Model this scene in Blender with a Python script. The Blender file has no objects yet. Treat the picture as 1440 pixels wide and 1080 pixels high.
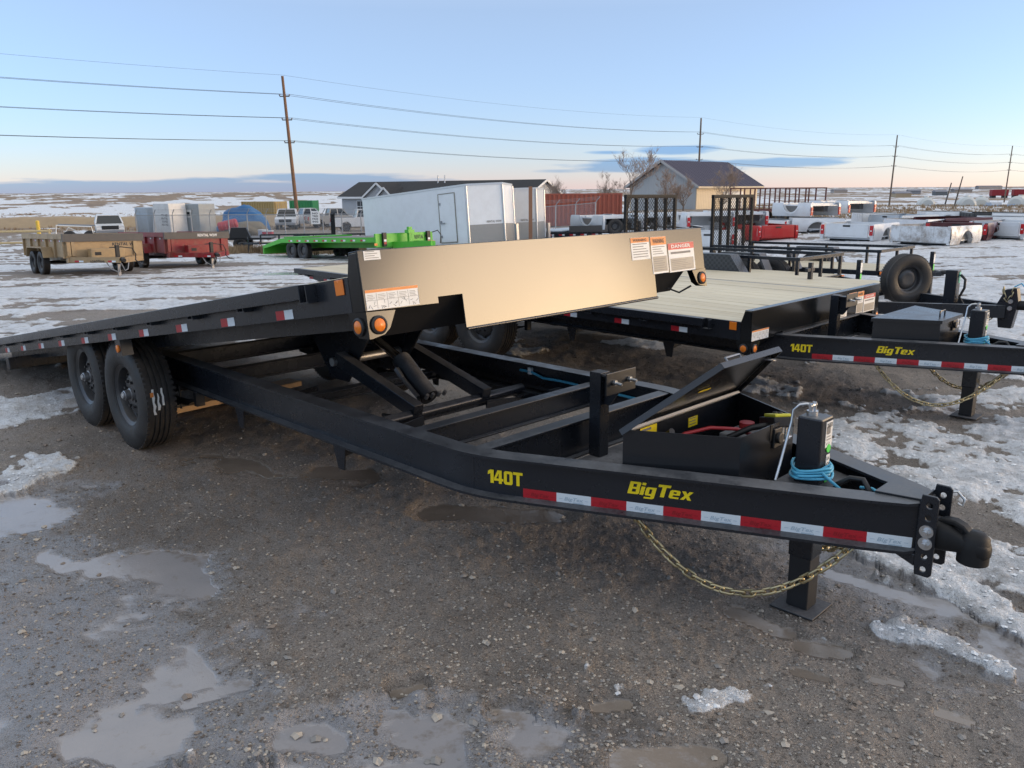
import bpy, bmesh, math, random
import numpy as np
from mathutils import Vector, Matrix
R = math.radians
random.seed(7)
sc = bpy.context.scene
COL = sc.collection

# ---------------------------------------------------------------- camera
CAMH, PITCH, ROLL, FPX = 1.711, 0.2390, -0.0068, 1118.7
cd = bpy.data.cameras.new('camera')
cd.sensor_width = 36; cd.lens = 36 * FPX / 1440; cd.clip_start = .05; cd.clip_end = 20000
cam = bpy.data.objects.new('camera', cd); COL.objects.link(cam); sc.camera = cam
fw = Vector((0, math.cos(PITCH), -math.sin(PITCH))); up = Vector((0, math.sin(PITCH), math.cos(PITCH))); rt = Vector((1, 0, 0))
rt2 = rt * math.cos(ROLL) + up * math.sin(ROLL); up2 = up * math.cos(ROLL) - rt * math.sin(ROLL)
cam.matrix_world = Matrix(((rt2.x, up2.x, -fw.x, 0), (rt2.y, up2.y, -fw.y, 0), (rt2.z, up2.z, -fw.z, CAMH), (0, 0, 0, 1)))

# ---------------------------------------------------------------- sky, sun, exposure
SUN_EL, SUN_AZ = R(5.0), R(-1.0)          # azimuth measured from +X towards +Y
SKY_STRENGTH, SUN_STRENGTH, EXPOSURE = 0.15, 0.65, 1.04
S = Vector((math.cos(SUN_EL) * math.cos(SUN_AZ), math.cos(SUN_EL) * math.sin(SUN_AZ), math.sin(SUN_EL)))
w = bpy.data.worlds.new('World'); sc.world = w; w.use_nodes = True
nt = w.node_tree; nt.nodes.clear()
def wn(t, **k):
    n = nt.nodes.new(t)
    for a, b in k.items(): setattr(n, a, b)
    return n
sky = wn('ShaderNodeTexSky', sky_type='NISHITA', sun_disc=False, sun_elevation=SUN_EL, sun_rotation=R(90) - SUN_AZ,
         altitude=1500, air_density=1.0, dust_density=0.3, ozone_density=3.0)
bg = wn('ShaderNodeBackground'); out = wn('ShaderNodeOutputWorld'); bg.inputs[1].default_value = SKY_STRENGTH
nt.links.new(bg.outputs[0], out.inputs[0])
tc = wn('ShaderNodeTexCoord'); sep = wn('ShaderNodeSeparateXYZ'); nt.links.new(tc.outputs['Generated'], sep.inputs[0])
def wm(op, a, b=None, c=None, clamp=False):
    n = wn('ShaderNodeMath', operation=op, use_clamp=clamp)
    for i, x in enumerate((a, b, c)):
        if x is None: continue
        if isinstance(x, (int, float)): n.inputs[i].default_value = x
        else: nt.links.new(x, n.inputs[i])
    return n.outputs[0]
az = wm('ARCTAN2', sep.outputs[0], sep.outputs[1])           # 0 straight ahead, + to the right
el = wm('ARCSINE', sep.outputs[2])
comb = wn('ShaderNodeCombineXYZ'); nt.links.new(wm('MULTIPLY', az, 9), comb.inputs[0]); nt.links.new(wm('MULTIPLY', el, 95), comb.inputs[1])
nz = wn('ShaderNodeTexNoise'); nz.inputs['Scale'].default_value = 1.0; nz.inputs['Detail'].default_value = 7; nz.inputs['Roughness'].default_value = .55
nt.links.new(comb.outputs[0], nz.inputs['Vector'])
nzv = wm('MULTIPLY', wm('SUBTRACT', nz.outputs['Fac'], .5), 2.6)
def patch(azc, elc, wa, we, amp=1.0):
    a = wm('DIVIDE', wm('SUBTRACT', az, azc), wa); e = wm('DIVIDE', wm('SUBTRACT', el, elc), we)
    r2 = wm('ADD', wm('MULTIPLY', a, a), wm('MULTIPLY', e, e))
    return wm('MULTIPLY', wm('SUBTRACT', wm('ADD', 1.0, wm('MULTIPLY', nzv, 1.0)), r2), 1.9 * amp, clamp=True)
cl = None
# low lenticular clouds (azimuth, elevation, half widths in radians), all round the horizon
CL = [(-.34, .002, .36, .0145, 1), (-.20, .012, .14, .010, .9), (.18, .027, .125, .0105, 1), (.30, .029, .10, .0065, 1), (.20, .045, .055, .006, .8), (.115, .043, .03, .0025, .5), (.06, .022, .04, .003, .4),
      (-1.1, .010, .3, .012, 1), (-1.9, .02, .35, .012, 1), (2.9, .03, .3, .012, 1)]
for p in CL:
    m = patch(*p)
    cl = m if cl is None else wm('MAXIMUM', cl, m)
mix = wn('ShaderNodeMix', data_type='RGBA'); nt.links.new(wm('MULTIPLY', cl, .92), mix.inputs[0])
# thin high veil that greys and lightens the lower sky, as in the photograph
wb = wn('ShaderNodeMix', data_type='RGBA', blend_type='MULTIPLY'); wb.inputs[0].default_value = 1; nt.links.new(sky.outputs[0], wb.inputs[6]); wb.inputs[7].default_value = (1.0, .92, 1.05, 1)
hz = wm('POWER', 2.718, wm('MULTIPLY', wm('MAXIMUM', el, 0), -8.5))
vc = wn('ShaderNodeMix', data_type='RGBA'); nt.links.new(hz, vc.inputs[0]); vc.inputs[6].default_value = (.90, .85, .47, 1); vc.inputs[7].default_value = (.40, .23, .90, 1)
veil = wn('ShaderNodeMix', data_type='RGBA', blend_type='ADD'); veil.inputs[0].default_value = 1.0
# sunset glow: a wide low band of warm haze round the sun
da = wm('ABSOLUTE', wm('SUBTRACT', az, math.pi / 2 - SUN_AZ)); da = wm('MINIMUM', da, wm('SUBTRACT', 2 * math.pi, da))
gl = wm('MULTIPLY', wm('POWER', 2.718, wm('MULTIPLY', wm('POWER', wm('DIVIDE', da, .44), 2), -1)), wm('POWER', 2.718, wm('DIVIDE', wm('MAXIMUM', el, 0), -.115)))
gm_ = wn('ShaderNodeMix', data_type='RGBA', blend_type='ADD'); nt.links.new(gl, gm_.inputs[0]); nt.links.new(wb.outputs[2], gm_.inputs[6]); gm_.inputs[7].default_value = (48., 29.5, 10.5, 1)
# brightness added overhead, out of view, to lift the light on the scene
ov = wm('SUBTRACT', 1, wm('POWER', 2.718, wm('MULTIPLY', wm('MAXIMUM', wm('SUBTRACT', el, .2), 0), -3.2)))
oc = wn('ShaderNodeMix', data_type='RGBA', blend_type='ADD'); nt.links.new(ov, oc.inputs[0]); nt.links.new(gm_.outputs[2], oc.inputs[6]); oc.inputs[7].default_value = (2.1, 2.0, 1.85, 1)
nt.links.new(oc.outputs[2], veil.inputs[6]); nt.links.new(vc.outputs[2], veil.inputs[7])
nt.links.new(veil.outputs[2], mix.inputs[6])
dk = wn('ShaderNodeMix', data_type='RGBA', blend_type='MULTIPLY'); dk.inputs[0].default_value = 1
nt.links.new(veil.outputs[2], dk.inputs[6]); dk.inputs[7].default_value = (.42, .62, .90, 1)
nt.links.new(dk.outputs[2], mix.inputs[7])
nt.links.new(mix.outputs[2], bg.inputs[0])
sd = bpy.data.lights.new('sun', 'SUN'); sd.energy = SUN_STRENGTH; sd.angle = R(18); sd.color = (1, .74, .48)
so = bpy.data.objects.new('sun', sd); COL.objects.link(so); so.rotation_euler = S.to_track_quat('Z', 'Y').to_euler()
sc.view_settings.view_transform = 'Standard'; sc.view_settings.look = 'None'; sc.view_settings.gamma = 1
sc.view_settings.exposure = EXPOSURE; sc.view_settings.use_curve_mapping = False
sc.render.engine = 'CYCLES'; sc.render.resolution_x = 1024; sc.render.resolution_y = 768
sc.cycles.max_bounces = 6; sc.cycles.caustics_reflective = False; sc.cycles.caustics_refractive = False

# ---------------------------------------------------------------- materials
MATS = {}
class NT:
    def __init__(s, name):
        s.m = bpy.data.materials.new(name); s.m.use_nodes = True; s.t = s.m.node_tree
        s.b = s.t.nodes['Principled BSDF']
    def n(s, typ, **k):
        n = s.t.nodes.new(typ)
        for a, b in k.items(): setattr(n, a, b)
        return n
    def l(s, a, b): s.t.links.new(a, b)
    def val(s, inp, x):
        if isinstance(x, (int, float)): inp.default_value = x
        elif isinstance(x, tuple): inp.default_value = x if len(x) == len(inp.default_value) else x + (1,)
        else: s.l(x, inp)
    def math(s, op, a, b=0, clamp=False):
        n = s.n('ShaderNodeMath', operation=op, use_clamp=clamp); s.val(n.inputs[0], a); s.val(n.inputs[1], b); return n.outputs[0]
    def mix(s, f, a, b, blend='MIX'):
        n = s.n('ShaderNodeMix', data_type='RGBA', blend_type=blend)
        s.val(n.inputs[0], f); s.val(n.inputs[6], a); s.val(n.inputs[7], b); return n.outputs[2]
    def noise(s, scale, detail=4, rough=.55, vec=None, out='Fac'):
        n = s.n('ShaderNodeTexNoise'); n.inputs['Scale'].default_value = scale; n.inputs['Detail'].default_value = detail; n.inputs['Roughness'].default_value = rough
        if vec is not None: s.l(vec, n.inputs['Vector'])
        return n.outputs[out]
    def ramp(s, f, lo, hi):
        n = s.n('ShaderNodeMapRange'); s.l(f, n.inputs[0]); n.inputs[1].default_value = lo; n.inputs[2].default_value = hi; n.inputs[3].default_value = 0; n.inputs[4].default_value = 1
        return n.outputs[0]
    def coord(s, kind='Object', scale=(1, 1, 1)):
        c = s.n('ShaderNodeTexCoord'); m = s.n('ShaderNodeMapping'); m.inputs['Scale'].default_value = scale
        s.l(c.outputs[kind], m.inputs[0]); return m.outputs[0]
    def geo(s): return s.n('ShaderNodeNewGeometry')
    def bump(s, h, strength, dist=.01):
        n = s.n('ShaderNodeBump'); n.inputs['Strength'].default_value = strength; n.inputs['Distance'].default_value = dist
        s.l(h, n.inputs['Height']); s.l(n.outputs[0], s.b.inputs['Normal'])
    def set(s, col=None, rough=None, metal=None, spec=None):
        if col is not None: s.val(s.b.inputs['Base Color'], col)
        if rough is not None: s.val(s.b.inputs['Roughness'], rough)
        if metal is not None: s.val(s.b.inputs['Metallic'], metal)
        if spec is not None: s.val(s.b.inputs['Specular IOR Level'], spec)
        return s
def paint(name, col, rough=.3, dust=.25, dustcol=(.30, .28, .26), var=.15, spec=.5, dirt=.0, metal=0, scale=6., rv=.18):
    """painted steel: slight tone drift, uneven gloss, dust lying on upward faces, splashed dirt"""
    if name in MATS: return MATS[name]
    t = NT(name); v = t.coord()
    n1 = t.noise(scale, 5, .6, v); n2 = t.noise(scale * 14, 3, .6, v)
    c = t.mix(t.math('MULTIPLY', n1, var * 2), col, tuple(x * .7 for x in col))
    g = t.geo(); sx = t.n('ShaderNodeSeparateXYZ'); t.l(g.outputs['Normal'], sx.inputs[0])
    upw = t.ramp(sx.outputs[2], .35, .95)
    dm = t.math('MULTIPLY', t.math('MULTIPLY', upw, t.ramp(t.math('ADD', t.math('MULTIPLY', n1, .6), t.math('MULTIPLY', n2, .4)), .3, .65)), dust)
    c = t.mix(dm, c, dustcol)
    rr = t.math('ADD', t.math('MULTIPLY', n1, rv), t.math('ADD', t.math('MULTIPLY', dm, .5), rough - rv / 2))
    if dirt:
        n3 = t.noise(3.1, 6, .65, v); d2 = t.math('MULTIPLY', t.ramp(t.math('ADD', n3, t.math('MULTIPLY', n2, .25)), .55, .8), dirt)
        c = t.mix(d2, c, (.20, .15, .105)); rr = t.math('ADD', rr, t.math('MULTIPLY', d2, .4))
    t.set(c, rr, metal, spec); MATS[name] = t.m; return t.m
def flat(name, col, rough=.6, metal=0, emit=None, spec=.5):
    if name in MATS: return MATS[name]
    t = NT(name); v = t.coord(); n = t.noise(25, 4, .6, v)
    t.set(t.mix(t.math('MULTIPLY', n, .5), col, tuple(x * .72 for x in col)), t.math('ADD', t.math('MULTIPLY', n, .2), rough - .1), metal, spec)
    MATS[name] = t.m; return t.m
def rubber():
    t = NT('rubber'); v = t.coord(); n = t.noise(9, 6, .65, v); n2 = t.noise(70, 3, .6, v)
    d = t.ramp(t.math('ADD', t.math('MULTIPLY', n, .7), t.math('MULTIPLY', n2, .3)), .42, .68)
    t.set(t.mix(t.math('MULTIPLY', d, .55), (.014, .014, .015), (.085, .07, .058)), t.math('ADD', .5, t.math('MULTIPLY', d, .35)))
    t.bump(n2, .15, .003); MATS['rubber'] = t.m; return t.m
def wood():
    t = NT('deck_wood'); oi = t.n('ShaderNodeObjectInfo'); v = t.coord('Object', (1.2, 14, 14))
    off = t.n('ShaderNodeVectorMath', operation='ADD'); t.l(v, off.inputs[0])
    cx = t.n('ShaderNodeCombineXYZ'); t.l(t.math('MULTIPLY', oi.outputs['Random'], 60), cx.inputs[0]); t.l(t.math('MULTIPLY', oi.outputs['Random'], 31), cx.inputs[1]); t.l(cx.outputs[0], off.inputs[1])
    n = t.noise(3, 6, .6, off.outputs[0]); n2 = t.noise(.55, 3, .5, off.outputs[0])
    kn = t.n('ShaderNodeTexVoronoi'); kn.inputs['Scale'].default_value = .9; t.l(off.outputs[0], kn.inputs['Vector'])
    c = t.mix(n, (.62, .53, .37), (.44, .37, .25)); c = t.mix(t.ramp(n2, .35, .7), c, (.56, .50, .37))
    c = t.mix(t.math('MULTIPLY', oi.outputs['Random'], .55), c, (.74, .66, .49)); sh_ = t.noise(.9, 5, .7, off.outputs[0]); c = t.mix(t.math('MULTIPLY', t.ramp(sh_, .52, .72), .55), c, (.34, .29, .21))
    c = t.mix(t.math('MULTIPLY', t.math('SUBTRACT', 1, t.ramp(kn.outputs['Distance'], .03, .12)), .8), c, (.10, .07, .04))
    t.set(c, .62); t.bump(n, .12, .004); MATS['deck_wood'] = t.m; return t.m
def chainmetal():
    t = NT('zinc_chain'); n = t.noise(60, 3, .5, t.coord()); t.set(t.mix(n, (.58, .47, .26), (.36, .31, .2)), .34, .85); MATS['zinc_chain'] = t.m; return t.m
def reflective(name, col):
    t = NT(name); v = t.coord('Object', (1, 1, 1)); vo = t.n('ShaderNodeTexVoronoi'); vo.inputs['Scale'].default_value = 260; t.l(v, vo.inputs['Vector'])
    t.set(t.mix(t.math('MULTIPLY', vo.outputs['Distance'], .5), col, tuple(min(1, x * 1.15 + .01) for x in col)), .32); MATS[name] = t.m; return t.m
RUB = rubber(); WOOD = wood(); CHAIN = chainmetal()
BLACK = paint('black_paint', (.014, .0165, .022), rough=.27, dust=.7, dustcol=(.19, .195, .205), var=.2)
BLACKG = paint('black_gloss_paint', (.015, .0165, .02), rough=.24, dust=.3, dustcol=(.16, .165, .18), var=.2, spec=.6)
BLACKR = paint('black_dusty_paint', (.013, .014, .017), rough=.45, dust=.8, dustcol=(.20, .20, .21))
PANEL = paint('headboard_paint', (.013, .0135, .014), rough=.17, dust=.3, dustcol=(.16, .165, .18), var=.15, spec=.4, rv=.04, scale=1.5)
GATEB = paint('dull_black_paint', (.012, .012, .013), rough=.62, dust=.3, spec=.25)
RED_R = reflective('red_reflective', (.42, .012, .022)); WHITE_R = reflective('white_reflective', (.66, .72, .76))
AMBER = flat('amber_lens', (.85, .22, .02), .25); YELLOW = flat('yellow_vinyl', (.95, .72, .012), .4)
STEEL = flat('bright_steel', (.62, .63, .64), .3, .9); DSTEEL = flat('dull_steel', (.32, .32, .33), .45, .8)
WHITEL = flat('white_label', (.80, .80, .78), .5); ORANGEL = flat('orange_label', (.80, .27, .06), .5); REDL = flat('red_label', (.62, .07, .06), .5)
INK = flat('ink', (.04, .04, .045), .6); GREYINK = flat('grey_ink', (.22, .21, .2), .6); GREYL = flat('greige_label', (.40, .36, .30), .5)
GREENL = flat('green_label', (.10, .72, .10), .5); BLUEC = flat('blue_cable', (.09, .42, .62), .4); REDC = flat('red_cable', (.45, .03, .035), .4)
BLKPL = flat('black_plastic', (.015, .015, .016), .5); YELPL = flat('yellow_plastic', (.72, .66, .05), .4); GREYPL = flat('grey_plastic', (.30, .31, .32), .5)
PALEW = flat('pale_lumber', (.55, .36, .2), .75)
HOLE = flat('dark_hole', (.004, .004, .004), .8)
CHROME = flat('chrome_rod', (.5, .5, .52), .15, 1)

# ---------------------------------------------------------------- geometry helpers
def V(*a): return Vector(a)
_txt = {}
def text_data(s, bold=0., shear=0.):
    k = (s, bold, shear)
    if k not in _txt:
        c = bpy.data.curves.new('t', 'FONT'); c.body = s; c.resolution_u = 2; c.offset = bold; c.shear = shear; c.space_character = 1.0 + bold * 2
        o = bpy.data.objects.new('t', c); COL.objects.link(o); dg = bpy.context.evaluated_depsgraph_get()
        me = bpy.data.meshes.new_from_object(o.evaluated_get(dg))
        vs = np.array([v.co[:] for v in me.vertices]) if len(me.vertices) else np.zeros((1, 3)); fs = [tuple(p.vertices) for p in me.polygons]
        bpy.data.objects.remove(o); bpy.data.curves.remove(c); bpy.data.meshes.remove(me)
        _txt[k] = (vs, fs)
    return _txt[k]
BLOCK = {
 '1': (.46, [[(.0, .62), (.20, .72), (.20, 1), (.02, .88)], [(.20, 0), (.44, 0), (.44, 1), (.20, 1)]]),
 '4': (.74, [[(.36, 0), (.58, 0), (.58, 1), (.36, 1)], [(0, .20), (.36, .20), (.36, .38), (0, .38)], [(.58, .20), (.70, .20), (.70, .38), (.58, .38)], [(0, .38), (.17, .38), (.36, .76), (.36, 1), (.27, 1)]]),
 '0': (.68, [[(0, .2), (.22, .2), (.22, .8), (0, .8)], [(.42, .2), (.64, .2), (.64, .8), (.42, .8)], [(0, .8), (.64, .8), (.64, .9), (.54, 1), (.1, 1), (0, .9)], [(.1, 0), (.54, 0), (.64, .1), (.64, .2), (0, .2), (0, .1)]]),
 'T': (.72, [[(0, .8), (.70, .8), (.70, 1), (0, 1)], [(.24, 0), (.47, 0), (.47, .8), (.24, .8)]]),
 'B': (.70, [[(0, 0), (.22, 0), (.22, 1), (0, 1)], [(.22, .82), (.64, .82), (.64, .92), (.56, 1), (.22, 1)], [(.22, .42), (.64, .42), (.62, .58), (.22, .58)], [(.42, .58), (.62, .58), (.64, .82), (.42, .82)], [(.44, .18), (.66, .18), (.64, .42), (.44, .42)], [(.22, 0), (.58, 0), (.66, .08), (.66, .18), (.22, .18)]]),
 'i': (.29, [[(0, 0), (.22, 0), (.22, .68), (0, .68)], [(0, .79), (.22, .79), (.22, 1), (0, 1)]]),
 'g': (.64, [[(0, .15), (.21, .15), (.21, .53), (0, .53)], [(0, .53), (.58, .53), (.58, .68), (.1, .68), (0, .6)], [(.08, 0), (.36, 0), (.36, .15), (0, .15), (0, .08)], [(.36, -.12), (.58, -.12), (.58, .53), (.36, .53)], [(0, -.26), (.48, -.26), (.58, -.16), (.58, -.12), (0, -.12)]]),
 'e': (.64, [[(0, .14), (.21, .14), (.21, .53), (0, .53)], [(0, .53), (.58, .53), (.58, .6), (.48, .68), (.1, .68), (0, .6)], [(.38, .40), (.58, .40), (.58, .53), (.38, .53)], [(.21, .28), (.58, .28), (.58, .40), (.21, .40)], [(.1, 0), (.56, 0), (.56, .14), (0, .14), (0, .08)]]),
 'x': (.66, [[(0, 0), (.22, 0), (.32, .2), (.42, 0), (.64, 0), (.44, .34), (.64, .68), (.42, .68), (.32, .48), (.22, .68), (0, .68), (.20, .34)]]),
}
class G:
    def block(s, body, o, ex, ey, h, width, shear=0.):
        o = Vector(o); ex = Vector(ex).normalized(); ey = Vector(ey).normalized(); tot = sum(BLOCK[c][0] for c in body); k = width / tot; x = 0
        for c in body:
            for poly in BLOCK[c][1]: s.add([o + ex * ((x + p[0]) * k + p[1] * h * shear) + ey * (p[1] * h) for p in poly], [tuple(range(len(poly)))])
            x += BLOCK[c][0]
        return s
    def __init__(s): s.v = []; s.f = []; s.mi = []; s.mats = []; s.cur = 0; s.M = None
    def mat(s, m):
        if m not in s.mats: s.mats.append(m)
        s.cur = s.mats.index(m); return s
    def add(s, vs, fs):
        o = len(s.v)
        if s.M is not None: vs = [s.M @ Vector(v) for v in vs]
        s.v += [tuple(v) for v in vs]; s.f += [tuple(i + o for i in f) for f in fs]; s.mi += [s.cur] * len(fs); return s
    def box(s, x0, x1, y0, y1, z0, z1):
        return s.add([(x0, y0, z0), (x1, y0, z0), (x1, y1, z0), (x0, y1, z0), (x0, y0, z1), (x1, y0, z1), (x1, y1, z1), (x0, y1, z1)],
                     [(0, 3, 2, 1), (4, 5, 6, 7), (0, 1, 5, 4), (1, 2, 6, 5), (2, 3, 7, 6), (3, 0, 4, 7)])
    def bar(s, a, b, wd, h, upv=(0, 0, 1)):
        a = Vector(a); b = Vector(b); d = (b - a).normalized(); u = Vector(upv); sd = d.cross(u)
        if sd.length < 1e-5: sd = d.cross(Vector((1, 0, 0)))
        sd.normalize(); u = sd.cross(d).normalized(); sd *= wd / 2; u *= h / 2
        p = [a - sd - u, b - sd - u, b + sd - u, a + sd - u, a - sd + u, b - sd + u, b + sd + u, a + sd + u]
        return s.add(p, [(0, 1, 2, 3), (7, 6, 5, 4), (4, 5, 1, 0), (5, 6, 2, 1), (6, 7, 3, 2), (7, 4, 0, 3)])
    def cyl(s, a, b, r0, r1=None, n=16, caps=True):
        r1 = r0 if r1 is None else r1; a = Vector(a); b = Vector(b); d = (b - a).normalized()
        e = d.cross(Vector((0, 0, 1)) if abs(d.z) < .9 else Vector((1, 0, 0))).normalized(); f = d.cross(e)
        vs = []
        for i in range(n):
            t = 2 * math.pi * i / n; q = e * math.cos(t) + f * math.sin(t); vs += [a + q * r0, b + q * r1]
        fs = [(2 * i, 2 * ((i + 1) % n), 2 * ((i + 1) % n) + 1, 2 * i + 1) for i in range(n)]
        if caps: fs += [tuple(2 * i for i in reversed(range(n))), tuple(2 * i + 1 for i in range(n))]
        return s.add(vs, fs)
    def tube(s, pts, r, n=8, closed=False, radii=None):
        P = [Vector(p) for p in pts]; k = len(P); vs = []; prev = None
        for i in range(k):
            if closed: d = P[(i + 1) % k] - P[i - 1]
            else: d = P[min(i + 1, k - 1)] - P[max(i - 1, 0)]
            d.normalize()
            if prev is None: e = d.cross(Vector((0, 0, 1)) if abs(d.z) < .9 else Vector((1, 0, 0))).normalized()
            else: e = (prev - d * prev.dot(d)).normalized()
            prev = e; f = d.cross(e); rr = radii[i] if radii else r
            for j in range(n):
                t = 2 * math.pi * j / n; vs.append(P[i] + (e * math.cos(t) + f * math.sin(t)) * rr)
        fs = []
        for i in range(k if closed else k - 1):
            a = i * n; b = ((i + 1) % k) * n
            for j in range(n): fs.append((a + j, a + (j + 1) % n, b + (j + 1) % n, b + j))
        if not closed: fs += [tuple(reversed(range(n))), tuple((k - 1) * n + j for j in range(n))]
        return s.add(vs, fs)
    def prism(s, poly, axis, a, b):
        k = {'x': lambda p, t: (t, p[0], p[1]), 'y': lambda p, t: (p[0], t, p[1]), 'z': lambda p, t: (p[0], p[1], t)}[axis]
        n = len(poly); vs = [k(p, a) for p in poly] + [k(p, b) for p in poly]
        return s.add(vs, [tuple(range(n))[::-1], tuple(range(n, 2 * n))] + [(i, (i + 1) % n, n + (i + 1) % n, n + i) for i in range(n)])
    def lathe(s, prof, o, ax, n=32, closed=False):
        """prof: (radius, distance along ax)"""
        o = Vector(o); d = Vector(ax).normalized(); e = d.cross(Vector((0, 0, 1)) if abs(d.z) < .9 else Vector((1, 0, 0))).normalized(); f = d.cross(e); k = len(prof); vs = []
        for i in range(n):
            t = 2 * math.pi * i / n; q = e * math.cos(t) + f * math.sin(t); vs += [o + d * h + q * r for r, h in prof]
        fs = []
        for i in range(n):
            a = i * k; b = ((i + 1) % n) * k
            for j in range(k if closed else k - 1): fs.append((a + j, a + (j + 1) % k, b + (j + 1) % k, b + j))
        return s.add(vs, fs)
    def quad(s, o, ex, ey, w_, h_):
        o = Vector(o); ex = Vector(ex); ey = Vector(ey)
        return s.add([o, o + ex * w_, o + ex * w_ + ey * h_, o + ey * h_], [(0, 1, 2, 3)])
    def plate(s, o, ex, ey, w_, h_, t=.002):
        o = Vector(o); ex = Vector(ex).normalized(); ey = Vector(ey).normalized(); n = ex.cross(ey) * t
        p = [o, o + ex * w_, o + ex * w_ + ey * h_, o + ey * h_]
        return s.add(p + [q + n for q in p], [(3, 2, 1, 0), (4, 5, 6, 7), (0, 1, 5, 4), (1, 2, 6, 5), (2, 3, 7, 6), (3, 0, 4, 7)])
    def text(s, body, o, ex, ey, h, bold=0., shear=0., width=None, depth=0):
        vs, fs = text_data(body, bold, shear); o = Vector(o); ex = Vector(ex).normalized(); ey = Vector(ey).normalized(); n = ex.cross(ey)
        k = h / .73; lo = vs[:, 0].min(); wx = vs[:, 0].max() - lo; kx = width / wx if width else k
        P = [o + ex * ((v[0] - lo) * kx) + ey * (v[1] * k) + n * depth for v in vs]
        return s.add(P, fs)
    def sweep(s, path, sect):
        """sect(i) -> list of (lateral, z); path list of (x,y); constant vertex count"""
        P = [Vector((p[0], p[1])) for p in path]; k = len(P); vs = []; n = len(sect(0))
        for i in range(k):
            d1 = (P[i] - P[i - 1]).normalized() if i else (P[1] - P[0]).normalized()
            d2 = (P[i + 1] - P[i]).normalized() if i < k - 1 else d1
            d = (d1 + d2).normalized(); nn = Vector((-d.y, d.x)); sc_ = 1 / max(.5, d.dot(d1))
            for l, z in sect(i): q = P[i] + nn * l * sc_; vs.append((q.x, q.y, z))
        fs = []
        for i in range(k - 1):
            for j in range(n): fs.append((i * n + j, i * n + (j + 1) % n, (i + 1) * n + (j + 1) % n, (i + 1) * n + j))
        fs += [tuple(range(n))[::-1], tuple((k - 1) * n + j for j in range(n))]
        return s.add(vs, fs)
    def mesh(s, name, mat=None, smooth=None):
        me = bpy.data.meshes.new(name); me.from_pydata(s.v, [], s.f)
        ms = s.mats or [mat or BLACK]
        for m in ms: me.materials.append(m)
        if len(ms) > 1: me.polygons.foreach_set('material_index', s.mi)
        bm = bmesh.new(); bm.from_mesh(me); bmesh.ops.recalc_face_normals(bm, faces=[f for f in bm.faces if len(f.verts) and f.calc_area() > 0]); bm.to_mesh(me); bm.free()
        if smooth: me.polygons.foreach_set('use_smooth', [True] * len(me.polygons)); me.set_sharp_from_angle(angle=R(smooth))
        me.update(); return me
    def build(s, name, mat=None, parent=None, smooth=None, bevel=0, loc=None):
        o = bpy.data.objects.new(name, s.mesh(name, mat, smooth)); COL.objects.link(o)
        if parent is not None: o.parent = parent
        if loc is not None: o.location = loc
        if bevel:
            b = o.modifiers.new('bevel', 'BEVEL'); b.width = bevel; b.segments = 2; b.limit_method = 'ANGLE'; b.angle_limit = R(40); b.harden_normals = False
        return o
def inst(me, name, parent, loc=(0, 0, 0), rot=(0, 0, 0), scale=None):
    o = bpy.data.objects.new(name, me); COL.objects.link(o); o.parent = parent; o.location = loc; o.rotation_euler = rot
    if scale: o.scale = scale
    return o
def thing(name, label, cat, loc=(0, 0, 0), rot=(0, 0, 0), group=None):
    o = bpy.data.objects.new(name, None); COL.objects.link(o); o.location = loc; o.rotation_euler = rot; o.empty_display_size = .2
    return tag(o, label, cat, group)
def tag(o, label, cat, group=None):
    o['label'] = label; o['category'] = cat
    if group: o['group'] = group
    return o
def copy_tree(o, parent=None):
    c = o.copy(); COL.objects.link(c); c.parent = parent
    for ch in list(o.children): copy_tree(ch, c)
    return c

# ---------------------------------------------------------------- terrain
def vnoise(x, y, seed=0):
    xi = np.floor(x).astype(np.int64); yi = np.floor(y).astype(np.int64); fx = x - xi; fy = y - yi
    def h(a, b):
        n = (a * 374761393 + b * 668265263 + seed * 974634777) & 0xffffffff
        n = ((n ^ (n >> 13)) * 1274126177) & 0xffffffff
        return ((n ^ (n >> 16)) & 0xffff) / 65535.0
    u = fx * fx * (3 - 2 * fx); v = fy * fy * (3 - 2 * fy)
    return (h(xi, yi) * (1 - u) + h(xi + 1, yi) * u) * (1 - v) + (h(xi, yi + 1) * (1 - u) + h(xi + 1, yi + 1) * u) * v
def fbm(x, y, octv=4, seed=0, gain=.5):
    s = 0; a = 1; t = 0
    for i in range(octv): s = s + a * vnoise(x, y, seed + i * 17); t += a; a *= gain; x = x * 2.03 + 11.3; y = y * 2.03 + 5.1
    return s / t
def sstep(a, b, x): t = np.clip((x - a) / (b - a), 0, 1); return t * t * (3 - 2 * t)
def base_h(x, y):
    x = np.asarray(x, float); y = np.asarray(y, float)
    z = -.012 * np.clip(y - 2.8, 0, 60) * (1 - .45 * sstep(4, 13, x))
    s = np.clip(.035 - .0022 * x, .002, .046) - .010
    yy = np.clip(y - 14.5, 0, None); yy = 38 * (1 - np.exp(-yy / 38))
    z = z - s * yy
    r = np.hypot(x, y)
    z = z + (-2.6 - z) * sstep(90, 150, r)                       # beyond the yard: open ground
    left = sstep(.25, -.15, np.arctan2(x, np.maximum(y, 1)))     # the low hills on the left are nearer
    rise = (sstep(150, 460, r) * left + sstep(400, 1700, r) * (1 - left))
    hill = 3.6 + 1.6 * (fbm(x / 190, y / 190, 4, 5) - .5) * 2 + (1 - left) * 2.2 * (fbm(x / 500, y / 500, 4, 9) - .2)
    z = z + rise * hill + sstep(100, 300, r) * (1 - rise) * 1.2 * (fbm(x / 60, y / 60, 3, 3) - .5)
    return z
def H(x, y): return float(base_h(x, y))
def ray(u, v):
    return rt2 * ((u - 720) / FPX) + up2 * ((540 - v) / FPX) + fw
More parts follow.
